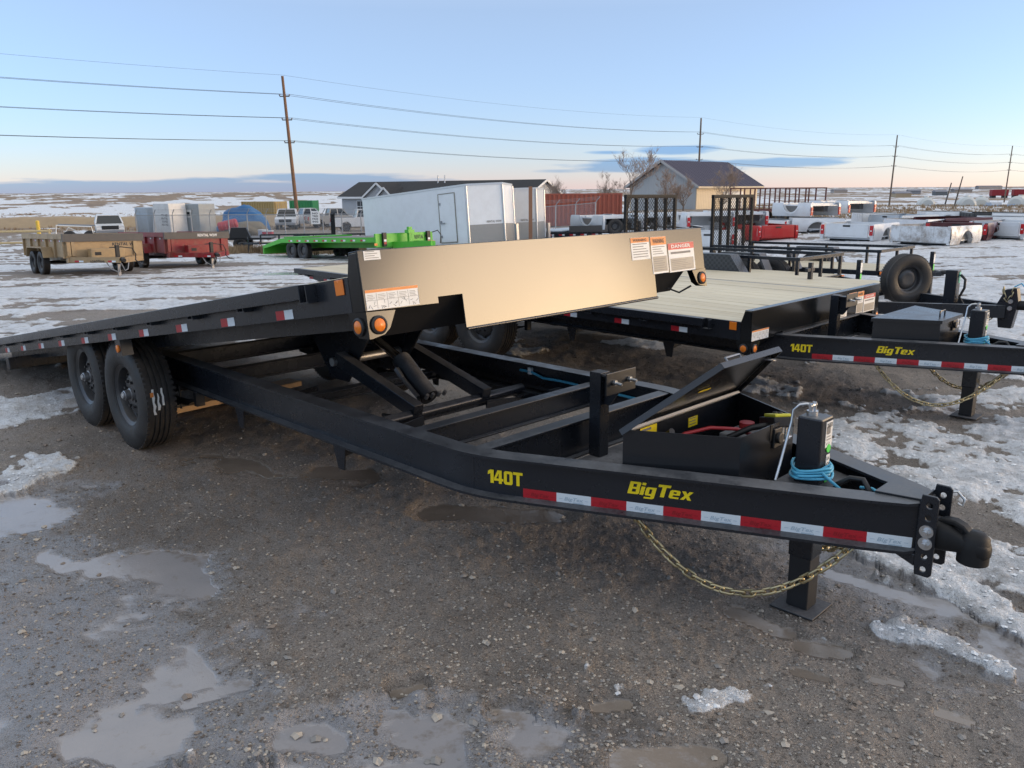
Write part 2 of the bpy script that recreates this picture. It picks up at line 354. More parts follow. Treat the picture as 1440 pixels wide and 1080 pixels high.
def at(u, v, Y):
    """the point Y metres ahead whose picture is (u, v)"""
    r = ray(u, v); return Vector((0, 0, CAMH)) + r * (Y / r.y)
def on_ground(u, Y):
    p = at(u, 267, Y); return Vector((p.x, Y, H(p.x, Y)))
def gp(u, v):
    r = ray(u, v); z = 0.
    for i in range(12):
        t = (z - CAMH) / r.z; z = H(r.x * t, r.y * t)
    return r.x * t, r.y * t
def capsule(x, y, pts):
    P = [gp(*p) for p in pts]; d = np.full(x.shape, 1e9)
    if len(P) == 1: P = P * 2
    for (ax, ay), (bx, by) in zip(P[:-1], P[1:]):
        L = (bx - ax) ** 2 + (by - ay) ** 2 + 1e-9; t = np.clip(((x - ax) * (bx - ax) + (y - ay) * (by - ay)) / L, 0, 1)
        d = np.minimum(d, np.hypot(x - ax - t * (bx - ax), y - ay - t * (by - ay)))
    return d
SNOW = [([(1080, 548), (1180, 610), (1290, 690)], .34, .66), ([(1310, 640), (1440, 705)], .55, .80), ([(1230, 600), (1440, 650)], .45, .58), ([(1240, 778), (1310, 806), (1450, 890)], .13, 1.5),
        ([(1240, 888), (1330, 905), (1400, 940)], .085, 1.25), ([(985, 990), (1030, 975), (1085, 962)], .09, 1.2), ([(1300, 560), (1440, 590)], .5, .60), ([(1350, 780), (1440, 820)], .3, .75),
        ([(0, 592), (95, 568)], .32, 1.1), ([(0, 575), (80, 560)], .3, .8), ([(0, 690), (65, 662)], .2, .7), ([(0, 760), (90, 720)], .25, .35), ([(868, 482), (935, 491)], .2, 1.), ([(715, 478), (735, 497)], .25, .9),
        ([(690, 515), (720, 525)], .12, .5), ([(0, 640), (50, 650)], .2, .5), ([(1190, 560), (1300, 640)], .3, .55), ([(1420, 560), (1440, 700)], .6, .66), ([(1010, 1030), (1150, 960), (1300, 900), (1440, 960)], .42, .30), ([(1180, 1050), (1440, 1040)], .3, .33), ([(1290, 740), (1440, 860)], .4, .42)]
MUD = [([(100, 383), (170, 380)], 2.2, 1.3), ([(230, 372), (300, 372)], 2.0, 1.2), ([(100, 600), (420, 700), (700, 760)], 1.9, 1.6), ([(300, 560), (640, 560)], 1.8, 1.5), ([(0, 540), (60, 535)], .5, .8), ([(760, 500), (1000, 520), (1160, 560)], 1.0, 1.4),
       ([(1330, 575), (1380, 590)], .45, .9), ([(900, 800), (1100, 850)], .8, 1.2), ([(450, 372), (540, 374)], 1.6, .7), ([(560, 470), (900, 470)], .9, 1.3)]
WET = [([(0, 720), (60, 800), (160, 830), (60, 900), (150, 980)], .62, 1.25), ([(0, 690), (120, 690)], .35, 1.0), ([(330, 900), (430, 860)], .22, .8), ([(1180, 760), (1320, 850), (1440, 1000)], .55, .95), ([(1230, 720), (1150, 680)], .5, .8), ([(300, 1060), (600, 1060), (1000, 1060), (1440, 1060)], .28, .7), ([(1000, 900), (1200, 920)], .3, .6), ([(250, 700), (420, 690)], .5, .5)]
PUD = [([(420, 1030), (470, 1045)], .075, 1), ([(265, 985), (330, 960)], .05, 1), ([(560, 1035), (600, 1050)], .04, 1), ([(880, 1064), (1000, 1060)], .06, 1), ([(1225, 950), (1260, 955)], .035, 1), ([(1130, 905), (1180, 915)], .05, 1), ([(1040, 860), (1100, 885)], .06, 1),
       ([(1160, 800), (1250, 830), (1330, 850)], .06, .9), ([(620, 716), (770, 724)], .11, 1.2), ([(460, 662), (520, 668)], .12, .6), ([(1120, 940), (1160, 950)], .03, 1), ([(560, 970), (590, 965)], .03, 1), ([(500, 382), (400, 384)], .9, 1.1), ([(300, 640), (380, 660)], .15, .5), ([(840, 990), (880, 985)], .03, 1), ([(700, 1000), (740, 1005)], .03, .9), ([(1330, 1000), (1360, 1010)], .03, .9)]
def ground_fields(x, y):
    r = np.hypot(x, y)
    n1 = fbm(x * 1.3, y * 1.3, 5, 21); n2 = fbm(x * 5.5, y * 5.5, 4, 31)
    cx, sx_ = math.cos(.5), math.sin(.5)
    lx = x * cx + y * sx_; ly = -x * sx_ + y * cx
    st = fbm(lx * .5, ly * 2.6, 5, 41)                             # wheel-dragged streaks
    sh = fbm(x * .22, y * .9, 5, 45)
    snow = np.zeros_like(x)
    farp = sstep(8.0, 13, y + .25 * np.abs(x)) * sstep(70, 45, r) * .74 + .26 * sstep(5.0, 6.5, x + .2 * y)
    snow = farp
    for pts, wd, amp in MUD:
        d = capsule(x, y, pts) / wd; snow = snow - amp * np.clip(1.15 - d, 0, 1)
    snow = np.maximum(snow, -1.0 + .6 * sstep(6, 12, r))
    for pts, wd, amp in SNOW:
        k = amp * np.clip(1.25 - capsule(x, y, pts) / wd, 0, 1); snow = np.where(k > 0, np.maximum(snow, k), snow)
    sk = fbm(x * .45 + .2 * y, y * 2.4, 5, 47)
    snow = snow + (n1 - .5) * 1.1 + (n2 - .5) * 1.15 + (st - .5) * 1.5 * sstep(30, 6, r) + ((sh - .5) * 1.5 + (sk - .5) * 1.6) * sstep(7, 13, r)
    n3 = fbm(x * 19, y * 19, 3, 77)
    snow = snow + (n3 - .5) * .75 * sstep(16, 7, r)
    S_ = sstep(.40, .74, snow)
    # open country: dry grass showing through drifted snow
    g1 = fbm(x / 7 + .05 * y, y / 20 - .03 * x, 5, 51, .6); g2 = fbm(x / 45, y / 90, 4, 57)
    fs = sstep(.45, .585, .62 * g1 + .33 * g2 + .05 * n1)
    g3 = sstep(55, 95, r)
    S_ = S_ * (1 - g3) + fs * g3
    wet = np.zeros_like(x) + .12
    for pts, wd, amp in WET:
        d = capsule(x, y, pts) / wd; wet = np.maximum(wet, amp * np.clip(1.4 - d, 0, 1))
    wet = np.clip(wet + (n1 - .5) * 1.0 + (st - .5) * .9 + (n2 - .5) * .4, 0, 1) * sstep(45, 15, r)
    pud = np.full_like(x, -1.)
    for pts, wd, amp in PUD:
        d = capsule(x, y, pts) / wd; pud = np.maximum(pud, amp * (1.3 - d) + (n2 - .5) * 1.5)
    P_ = sstep(.25, .45, pud); Pw = sstep(-.45, .32, pud)
    n4 = fbm(x * 3.1 + 7, y * 3.1, 4, 37); qq = wet * .55 + (1 - n4) * .72 - S_ * .6; P_ = np.maximum(P_, sstep(.88, .94, qq) * sstep(12, 6, r)); Pw = np.maximum(Pw, sstep(.70, .90, qq) * sstep(12, 6, r))
    S_ = S_ * (1 - .8 * P_)
    near = sstep(30, 8, r)
    h = near * ((n1 - .5) * .05 + (n2 - .5) * .030 + (st - .5) * .030 + (fbm(x * 21, y * 21, 3, 61) - .5) * .014 + (fbm(x * 70, y * 70, 2, 67) - .5) * .0055 * sstep(7, 4, r))
    h = h + S_ * sstep(60, 25, r) * (.012 + .035 * np.clip(n2 - .45, 0, 1) + .02 * (fbm(x * 14, y * 14, 3, 71) - .3))
    # keep the pads under jacks and wheels clear and level
    for (ux, uy), rad in PADS:
        k = sstep(rad * 1.6, rad * .7, np.hypot(x - ux, y - uy)); h = h * (1 - k) - .004 * k
    lvl = -.016
    h = h * (1 - Pw) + Pw * lvl
    return S_, wet, P_, g3, h
PADS = []
def build_ground():
    az1 = np.linspace(R(-41), R(41), 640); az2 = np.linspace(R(41), R(319), 58)[1:-1]
    azs = np.concatenate([az1, az2]); rr = np.concatenate([np.geomspace(1.15, 32, 540), np.geomspace(32, 6000, 190)[1:]])
    A, Rr = np.meshgrid(azs, rr); x = Rr * np.sin(A); y = Rr * np.cos(A)
    S_, W_, P_, Gs, h = ground_fields(x, y); z = base_h(x, y) + h
    na, nr = len(azs), len(rr)
    co = np.stack([x, y, z], -1).reshape(-1, 3); co = np.vstack([co, [[0, 0, float(base_h(0, 0))]]])
    i = np.arange(nr - 1)[:, None] * na; j = np.arange(na)[None, :]; j2 = (j + 1) % na
    q = np.stack([i + j, i + j2, i + na + j2, i + na + j], -1).reshape(-1, 4)
    c = len(co) - 1; tri = np.stack([np.full(na, c), (np.arange(na) + 1) % na, np.arange(na)], -1)
    me = bpy.data.meshes.new('ground'); nq, ntr = len(q), len(tri)
    me.vertices.add(len(co)); me.vertices.foreach_set('co', co.ravel().astype(np.float32))
    me.loops.add(nq * 4 + ntr * 3); me.loops.foreach_set('vertex_index', np.concatenate([q[:, ::-1].ravel(), tri.ravel()]).astype(np.int32))
    me.polygons.add(nq + ntr); me.polygons.foreach_set('loop_start', np.concatenate([np.arange(nq) * 4, nq * 4 + np.arange(ntr) * 3]).astype(np.int32))
    me.update(calc_edges=True); me.validate()
    if me.polygons[100].normal.z < 0: me.flip_normals()
    for n, a in (('snow', S_), ('wet', W_), ('pud', P_), ('wild', Gs)):
        at_ = me.attributes.new(n, 'FLOAT', 'POINT'); at_.data.foreach_set('value', np.append(a.ravel(), 0).astype(np.float32))
    me.polygons.foreach_set('use_smooth', [True] * len(me.polygons))
    t = NT('ground_mud_and_snow')
    def attr(n): a = t.n('ShaderNodeAttribute'); a.attribute_name = n; return a.outputs['Fac']
    g = t.geo(); pos = g.outputs['Position']
    sn, we, pu, wi = attr('snow'), attr('wet'), attr('pud'), attr('wild')
    nA = t.noise(1.7, 6, .6, pos); nB = t.noise(14, 6, .68, pos); nC = t.noise(75, 5, .7, pos); nD = t.noise(260, 3, .6, pos)
    vo = t.n('ShaderNodeTexVoronoi'); vo.inputs['Scale'].default_value = 85; t.l(pos, vo.inputs['Vector']); vo.inputs['Randomness'].default_value = 1
    vs_ = t.n('ShaderNodeSeparateXYZ'); t.l(vo.outputs['Color'], vs_.inputs[0])
    mud = t.mix(t.ramp(nB, .3, .7), (.165, .138, .118), (.335, .286, .246))
    mud = t.mix(t.ramp(nA, .35, .7), mud, (.25, .216, .19))
    stone = t.math('MULTIPLY', t.ramp(vs_.outputs[0], .72, .98), t.math('SUBTRACT', 1, t.ramp(vo.outputs['Distance'], .25, .55)))
    mud = t.mix(t.math('MULTIPLY', stone, .85), mud, (.52, .47, .41))
    v2 = t.n('ShaderNodeTexVoronoi'); v2.inputs['Scale'].default_value = 170; t.l(pos, v2.inputs['Vector']); v2s = t.n('ShaderNodeSeparateXYZ'); t.l(v2.outputs['Color'], v2s.inputs[0])
    st2 = t.math('MULTIPLY', t.ramp(v2s.outputs[1], .45, .95), t.math('SUBTRACT', 1, t.ramp(v2.outputs['Distance'], .3, .6)))
    mud = t.mix(t.math('MULTIPLY', st2, .75), mud, (.46, .41, .355)); mud = t.mix(t.math('MULTIPLY', t.ramp(v2s.outputs[2], .6, .9), .55), mud, (.06, .05, .042))
    mud = t.mix(t.math('MULTIPLY', t.ramp(nC, .46, .72), .5), mud, (.38, .33, .28))
    mud = t.mix(t.math('MULTIPLY', we, .5), mud, t.mix(.5, mud, (.05, .041, .034)))
    nL = t.noise(.62, 5, .6, pos); mud = t.mix(t.math('MULTIPLY', t.ramp(nL, .50, .62), .55), mud, t.mix(.7, mud, (.045, .037, .031)))
    mud = t.mix(pu, mud, t.mix(t.ramp(nA, .4, .6), (.24, .20, .165), (.16, .135, .112)))
    grass = t.mix(t.ramp(t.noise(.09, 6, .6, pos), .35, .65), (.32, .225, .14), (.19, .13, .085))
    grass = t.mix(t.ramp(t.noise(.7, 4, .7, pos), .45, .7), grass, (.10, .075, .05))
    soil = t.mix(wi, mud, grass)
    # break the snow edge with finer noise
    fine = t.math('ADD', t.math('MULTIPLY', nB, .55), t.math('MULTIPLY', nC, .45))
    s2 = t.ramp(t.math('ADD', sn, t.math('MULTIPLY', t.math('SUBTRACT', fine, .5), 1.5)), .36, .66)
    ice = t.mix(t.ramp(nA, .35, .68), (.80, .82, .85), (.60, .615, .64))
    ice = t.mix(t.math('MULTIPLY', t.ramp(nC, .5, .75), .4), ice, (.40, .365, .33))
    nE = t.noise(4.2, 6, .7, pos); ice = t.mix(t.math('MULTIPLY', t.ramp(nE, .48, .70), .6), ice, (.30, .27, .245))
    s2b = t.math('MULTIPLY', s2, t.math('SUBTRACT', 1, t.math('MULTIPLY', t.ramp(nB, .5, .72), .6)))
    col = t.mix(s2b, soil, ice)
    ro_m = t.math('SUBTRACT', .78, t.math('MULTIPLY', t.math('MULTIPLY', we, t.ramp(nB, .70, .35)), .60))
    ro = t.math('ADD', t.math('MULTIPLY', ro_m, t.math('SUBTRACT', 1, s2)), t.math('MULTIPLY', s2, t.math('ADD', .32, t.math('MULTIPLY', nB, .4))))
    ro = t.math('ADD', t.math('MULTIPLY', ro, t.math('SUBTRACT', 1, pu)), t.math('MULTIPLY', pu, .06))
    film = t.math('MULTIPLY', t.ramp(t.math('ADD', we, t.math('MULTIPLY', t.math('SUBTRACT', nB, .5), 1.3)), .62, .92), t.math('SUBTRACT', 1, wi))
    film = t.math('MULTIPLY', film, t.math('SUBTRACT', 1, s2)); col = t.mix(t.math('MULTIPLY', film, .42), col, (.40, .42, .47))
    ro = t.math('SUBTRACT', ro, t.math('MULTIPLY', film, .12)); ro = t.math('MAXIMUM', ro, .05)
    t.set(col, ro, 0, .5)
    hh = t.math('ADD', t.math('MULTIPLY', nC, .6), t.math('ADD', t.math('MULTIPLY', nD, .25), t.math('MULTIPLY', nB, .8)))
    hh = t.math('ADD', hh, t.math('ADD', t.math('MULTIPLY', stone, .5), t.math('MULTIPLY', st2, .3)))
    hh = t.math('MULTIPLY', hh, t.math('SUBTRACT', 1, t.math('MULTIPLY', pu, .97)))
    t.bump(hh, .9, .022)
    me.materials.append(t.m)
    o = bpy.data.objects.new('ground', me); COL.objects.link(o); o['kind'] = 'structure'; o['label'] = 'muddy gravel yard with slush, ice and puddles'
    return o
def rock_field(name, label, n, seed, gen, mats, smin, smax, flatz=.7):
    """many small stones or ice lumps in one mesh"""
    rg = np.random.default_rng(seed); X, Y = gen(rg, n); n = len(X)
    base = np.array([(1, 0, 0), (-1, 0, 0), (0, 1, 0), (0, -1, 0), (0, 0, 1), (0, 0, -1), (.62, .62, .5), (-.62, .6, .45), (.6, -.62, .45), (-.6, -.6, .5)], float)
    F = np.array([(0, 2, 6), (2, 4, 6), (4, 0, 6), (2, 1, 7), (1, 4, 7), (4, 2, 7), (0, 8, 3), (0, 4, 8), (4, 3, 8), (1, 3, 9), (3, 4, 9), (4, 1, 9), (2, 0, 5), (1, 2, 5), (3, 1, 5), (0, 3, 5)])
    S_, W_, P_, Gs, h = ground_fields(X, Y); Z = base_h(X, Y) + h
    size = smin + (smax - smin) * rg.random(n) ** 3
    v = base[None] * (1 + .35 * (rg.random((n, 10, 1)) - .5)); v = v * (size[:, None, None] * np.stack([1 + .5 * rg.random(n), .8 + .4 * rg.random(n), flatz * (.6 + .5 * rg.random(n))], -1)[:, None, :])
    a = rg.random(n) * 6.283; c, s = np.cos(a)[:, None], np.sin(a)[:, None]
    vx = v[..., 0] * c - v[..., 1] * s + X[:, None]; vy = v[..., 0] * s + v[..., 1] * c + Y[:, None]; vz = v[..., 2] + (Z + size * .12)[:, None]
    co = np.stack([vx, vy, vz], -1).reshape(-1, 3); f = (F[None] + (np.arange(n) * 10)[:, None, None]).reshape(-1, 3)
    me = bpy.data.meshes.new(name); me.from_pydata(co.tolist(), [], f.tolist())
    for m in mats: me.materials.append(m)
    me.polygons.foreach_set('material_index', np.repeat(rg.integers(0, len(mats), n), 16).astype(np.int32))
    o = bpy.data.objects.new(name, me); COL.objects.link(o); o['kind'] = 'stuff'; o['label'] = label; o['category'] = 'gravel'
    return o
def near_gen(cond):
    def g(rg, n):
        a = rg.uniform(R(-36), R(36), n * 3); r = 1.9 + 8.5 * rg.random(n * 3) ** 1.75; x = r * np.sin(a); y = r * np.cos(a)
        S_, W_, P_, Gs, h = ground_fields(x, y); k = cond(S_, W_, P_, rg.random(n * 3)); return x[k][:n], y[k][:n]
    return g
# ================================================================ the flatbed trailers
FW, FL, FW0, ZT, ZB, FO = .770, 1.567, .070, .6035, .4069, .050
ZTB = .4116
TD = Vector((-FL, -(FW - FW0), 0)).normalized()                     # near tongue beam, from the coupler backwards
TN = Vector((TD.y, -TD.x, 0)); TN = TN if TN.y < 0 else -TN          # outward
def tongue(s, z, off=0, side=-1):
    q = Vector((0, -FW0, 0)) + TD * s + TN * off
    return Vector((q.x, q.y if side < 0 else -q.y, z))
def holed_plate(outline, holes, y0, y1, r=.0105):
    """plate in the x-z plane with round holes cut through"""
    bm = bmesh.new(); E_ = []
    for loop in [outline] + [[(cx + r * math.cos(2 * math.pi * i / 14), cz + r * math.sin(2 * math.pi * i / 14)) for i in range(14)] for cx, cz in holes]:
        vs = [bm.verts.new((p[0], y0, p[1])) for p in loop]; E_ += [bm.edges.new((vs[i], vs[(i + 1) % len(vs)])) for i in range(len(vs))]
    f = bmesh.ops.triangle_fill(bm, use_beauty=True, edges=E_)['geom']; f = [x for x in f if isinstance(x, bmesh.types.BMFace)]
    ex = bmesh.ops.extrude_face_region(bm, geom=f)['geom']; bmesh.ops.translate(bm, verts=[v for v in ex if isinstance(v, bmesh.types.BMVert)], vec=(0, y1 - y0, 0))
    vs = [v.co[:] for v in bm.verts]; bm.verts.index_update(); fs = [tuple(v.index for v in x.verts) for x in bm.faces]; bm.free(); return vs, fs
def arc(n, f): return [f(i / (n - 1)) for i in range(n)]
def wheel_meshes(r=.385, wd=.235, rim=.215, key=''):
    """tyre and rim lying along +y (outer face towards -y), centre at the origin"""
    hw = wd / 2; t = r - rim
    prof = [(rim, -hw * .80), (rim + .012, -hw * .86), (rim + t * .25, -hw * .97), (rim + t * .5, -hw), (rim + t * .76, -hw * .96), (rim + t * .9, -hw * .88), (r - .006, -hw * .80), (r, -hw * .72)]
    ribs = [-.72, -.42, -.14, .14, .42, .72]
    for k in range(len(ribs) - 1):
        a, b = ribs[k] * hw, ribs[k + 1] * hw; gp_ = .006
        prof += [(r, a + gp_), (r + .001, (a + b) / 2), (r, b - gp_)]
        if k < len(ribs) - 2: prof += [(r - .009, b - gp_ + .002), (r - .009, b + gp_ - .002)]
    prof += [(a_, -b_) for a_, b_ in reversed([(rim, -hw * .80), (rim + .012, -hw * .86), (rim + t * .25, -hw * .97), (rim + t * .5, -hw), (rim + t * .76, -hw * .96), (rim + t * .9, -hw * .88), (r - .006, -hw * .80), (r, -hw * .72)])]
    g = G(); g.lathe(prof, (0, 0, 0), (0, 1, 0), 56)
    # shoulder lugs
    for i in range(64):
        a = 2 * math.pi * i / 64
        for sgn in (-1, 1):
            M_ = Matrix.Rotation(a, 4, 'Y'); g.M = M_; g.box(-.010, .010, sgn * hw * .74 - .012, sgn * hw * .74 + .012, r - .006, r + .0015); g.M = None
    tyre = g.mesh('tyre', RUB, 40)
    g = G()
    o = -hw * .86; k = rim
    g.lathe([(k + .010, o), (k + .012, o + .006), (k - .004, o + .012), (k - .010, o + .02), (k - .022, o + .026), (k - .03, o + .05), (k - .032, o + .075), (k * .74, o + .082), (k * .70, o + .07), (k * .60, o + .055), (k * .42, o + .048), (k * .33, o + .05), (.0, o + .05)], (0, 0, 0), (0, 1, 0), 40)
    g.lathe([(k + .004, -o), (k - .02, -o - .03), (k - .035, o + .10), (.05, o + .11)], (0, 0, 0), (0, 1, 0), 32)
    rimm = g.mesh('rim', paint('rim_paint', (.035, .038, .044), .33, .2, dustcol=(.2, .18, .16), dirt=.2), 35)
    g = G(); g.mat(HOLE)  # solid near-black discs painting the shade inside the rim's holes
    for i in range(8):
        a = 2 * math.pi * (i + .5) / 8; c = Vector((math.sin(a) * k * .69, o + .064, math.cos(a) * k * .69))
        g.cyl(c, c + Vector((0, .012, 0)), .021, .021, 12)
    holes = g.mesh('hand_hole_shade', HOLE)
    g = G(); g.cyl((0, o + .03, 0), (0, o + .052, 0), .010, .012, 6); lug = g.mesh('lug_nut', flat('dark_nut', (.10, .10, .105), .35, .8), 40)
    g = G(); g.mat(DSTEEL); g.lathe([(.0, o - .020), (.022, o - .018), (.026, o - .014), (.026, o - .008), (.034, o - .004), (.035, o + .03), (.045, o + .033), (.047, o + .055)], (0, 0, 0), (0, 1, 0), 24); g.mat(STEEL); g.lathe([(0, o - .022), (.018, o - .0215), (.019, o - .018)], (0, 0, 0), (0, 1, 0), 16)
    hub = g.mesh('hub_cap', DSTEEL, 35)
    return dict(tyre=tyre, rim=rimm, holes=holes, lug=lug, hub=hub, k=k, o=o)
WM = wheel_meshes()
def wheel(parent, loc, side=-1, wm=WM, detail=True, name='wheel', spin=0., rot=None):
    w_ = inst(wm['rim'], name, parent, loc, rot if rot else (0, spin, 0 if side < 0 else math.pi))
    inst(wm['tyre'], 'tyre', w_)
    if detail:
        inst(wm['holes'], 'hand_hole_shade', w_); inst(wm['hub'], 'hub_cap', w_)
        for i in range(8):
            a = 2 * math.pi * i / 8; inst(wm['lug'], 'lug_nut', w_, (math.sin(a) * wm['k'] * .43, 0, math.cos(a) * wm['k'] * .43))
    return w_
# chain link
g = G(); L_, W_ = .028, .0140
pts = [(math.cos(a) * W_ + 0, 0, math.sin(a) * W_ + (L_ - W_) * (1 if math.sin(a) >= 0 else -1)) for a in [2 * math.pi * (i + .5) / 12 for i in range(12)]]
g.tube(pts, .0056, 6, closed=True); LINK = g.mesh('link', CHAIN, 60)
def chain(parent, p0, p1, sag, n, out=(0, 0, 0), name='safety_chain'):
    p0 = Vector(p0); p1 = Vector(p1); P = []
    for i in range(200):
        t = i / 199; q = p0.lerp(p1, t); s = 4 * t * (1 - t); q += Vector(out) * s; q.z -= sag * s; P.append(q)
    d = [0]
    for a, b in zip(P, P[1:]): d.append(d[-1] + (b - a).length)
    g = G(); g.tube([p0 + Vector((0, 0, .03)), p0 + Vector((.004, 0, .0)), p0 + Vector((.010, 0, -.028)), p0 + Vector((.018, .0, -.04))], .008, 8); root = g.build(name, CHAIN, parent, 60)
    n = int(d[-1] / .040)
    for i in range(n):
        s = (i + .5) * d[-1] / n; k = next(j for j in range(199) if d[j + 1] >= s); q = P[k]; dr = (P[k + 1] - P[k]).normalized()
        qt = dr.to_track_quat('Z', 'Y') @ Matrix.Rotation((i % 2) * math.pi / 2 + .5 + .2 * math.sin(i), 4, 'Z').to_quaternion()
        inst(LINK, 'link', root, q, qt.to_euler())
    return root
def label_sheet(g, o, ex, ey, w_, h_, head=None, word=None, lines=5, pics=0, body=WHITEL, lower=None, rg=random.Random(3)):
    """printed sticker: white sheet, coloured header, rows of tiny print"""
    ex = Vector(ex).normalized(); ey = Vector(ey).normalized(); n = ex.cross(ey); o = Vector(o)
    g.mat(body).plate(o, ex, ey, w_, h_, .0012); o = o + n * .0018; top = h_
    if head:
        hh = h_ * .22 if word else h_ * .14; g.mat(head).quad(o + ey * (h_ - hh * 1.02), ex, ey, w_, hh)
        if word: g.mat(WHITEL if head is REDL else INK).text(word, o + ex * w_ * .12 + ey * (h_ - hh * .78) + n * .0008, ex, ey, hh * .55, .02, width=w_ * .74)
        top = h_ - hh * 1.15
    if lower:
        g.mat(lower).quad(o + ex * w_ * .05 + ey * h_ * .05, ex, ey, w_ * .9, h_ * .42)
        for k in range(6): g.mat(GREYINK).quad(o + n * .0006 + ex * w_ * .09 + ey * h_ * (.09 + .06 * k), ex, ey, w_ * rg.uniform(.5, .8), h_ * .014)
    b0 = h_ * .5 if lower else h_ * .06
    if pics:
        for i in range(pics):
            cw = w_ / pics; x0 = i * cw
            g.mat(GREYINK).quad(o + ex * (x0 + cw * .97) + ey * h_ * .05, ex, ey, cw * .03, top - h_ * .08)
            for k in range(4): g.quad(o + ex * (x0 + cw * .12) + ey * (h_ * .5 + k * h_ * .075), ex, ey, cw * rg.uniform(.5, .75), h_ * .02)
            c = o + ex * (x0 + cw * .5) + ey * h_ * .25
            g.mat(INK)
            for k in range(5):
                a = rg.uniform(0, 6.28); q = c + ex * math.cos(a) * cw * .2 + ey * math.sin(a) * h_ * .10; e = (ex * math.cos(a + 1.2) + ey * math.sin(a + 1.2)); e2 = n.cross(e); g.quad(q, e, e2, cw * .28, h_ * .018)
        g.mat(GREYINK).quad(o + ey * h_ * .46, ex, ey, w_, h_ * .012)
    else:
        for k in range(lines):
            yy = b0 + (top - b0) * (k + .5) / lines; g.mat(GREYINK).quad(o + ex * w_ * .08 + ey * yy, ex, ey, w_ * rg.uniform(.55, .84), (top - b0) / lines * .3)
    return g

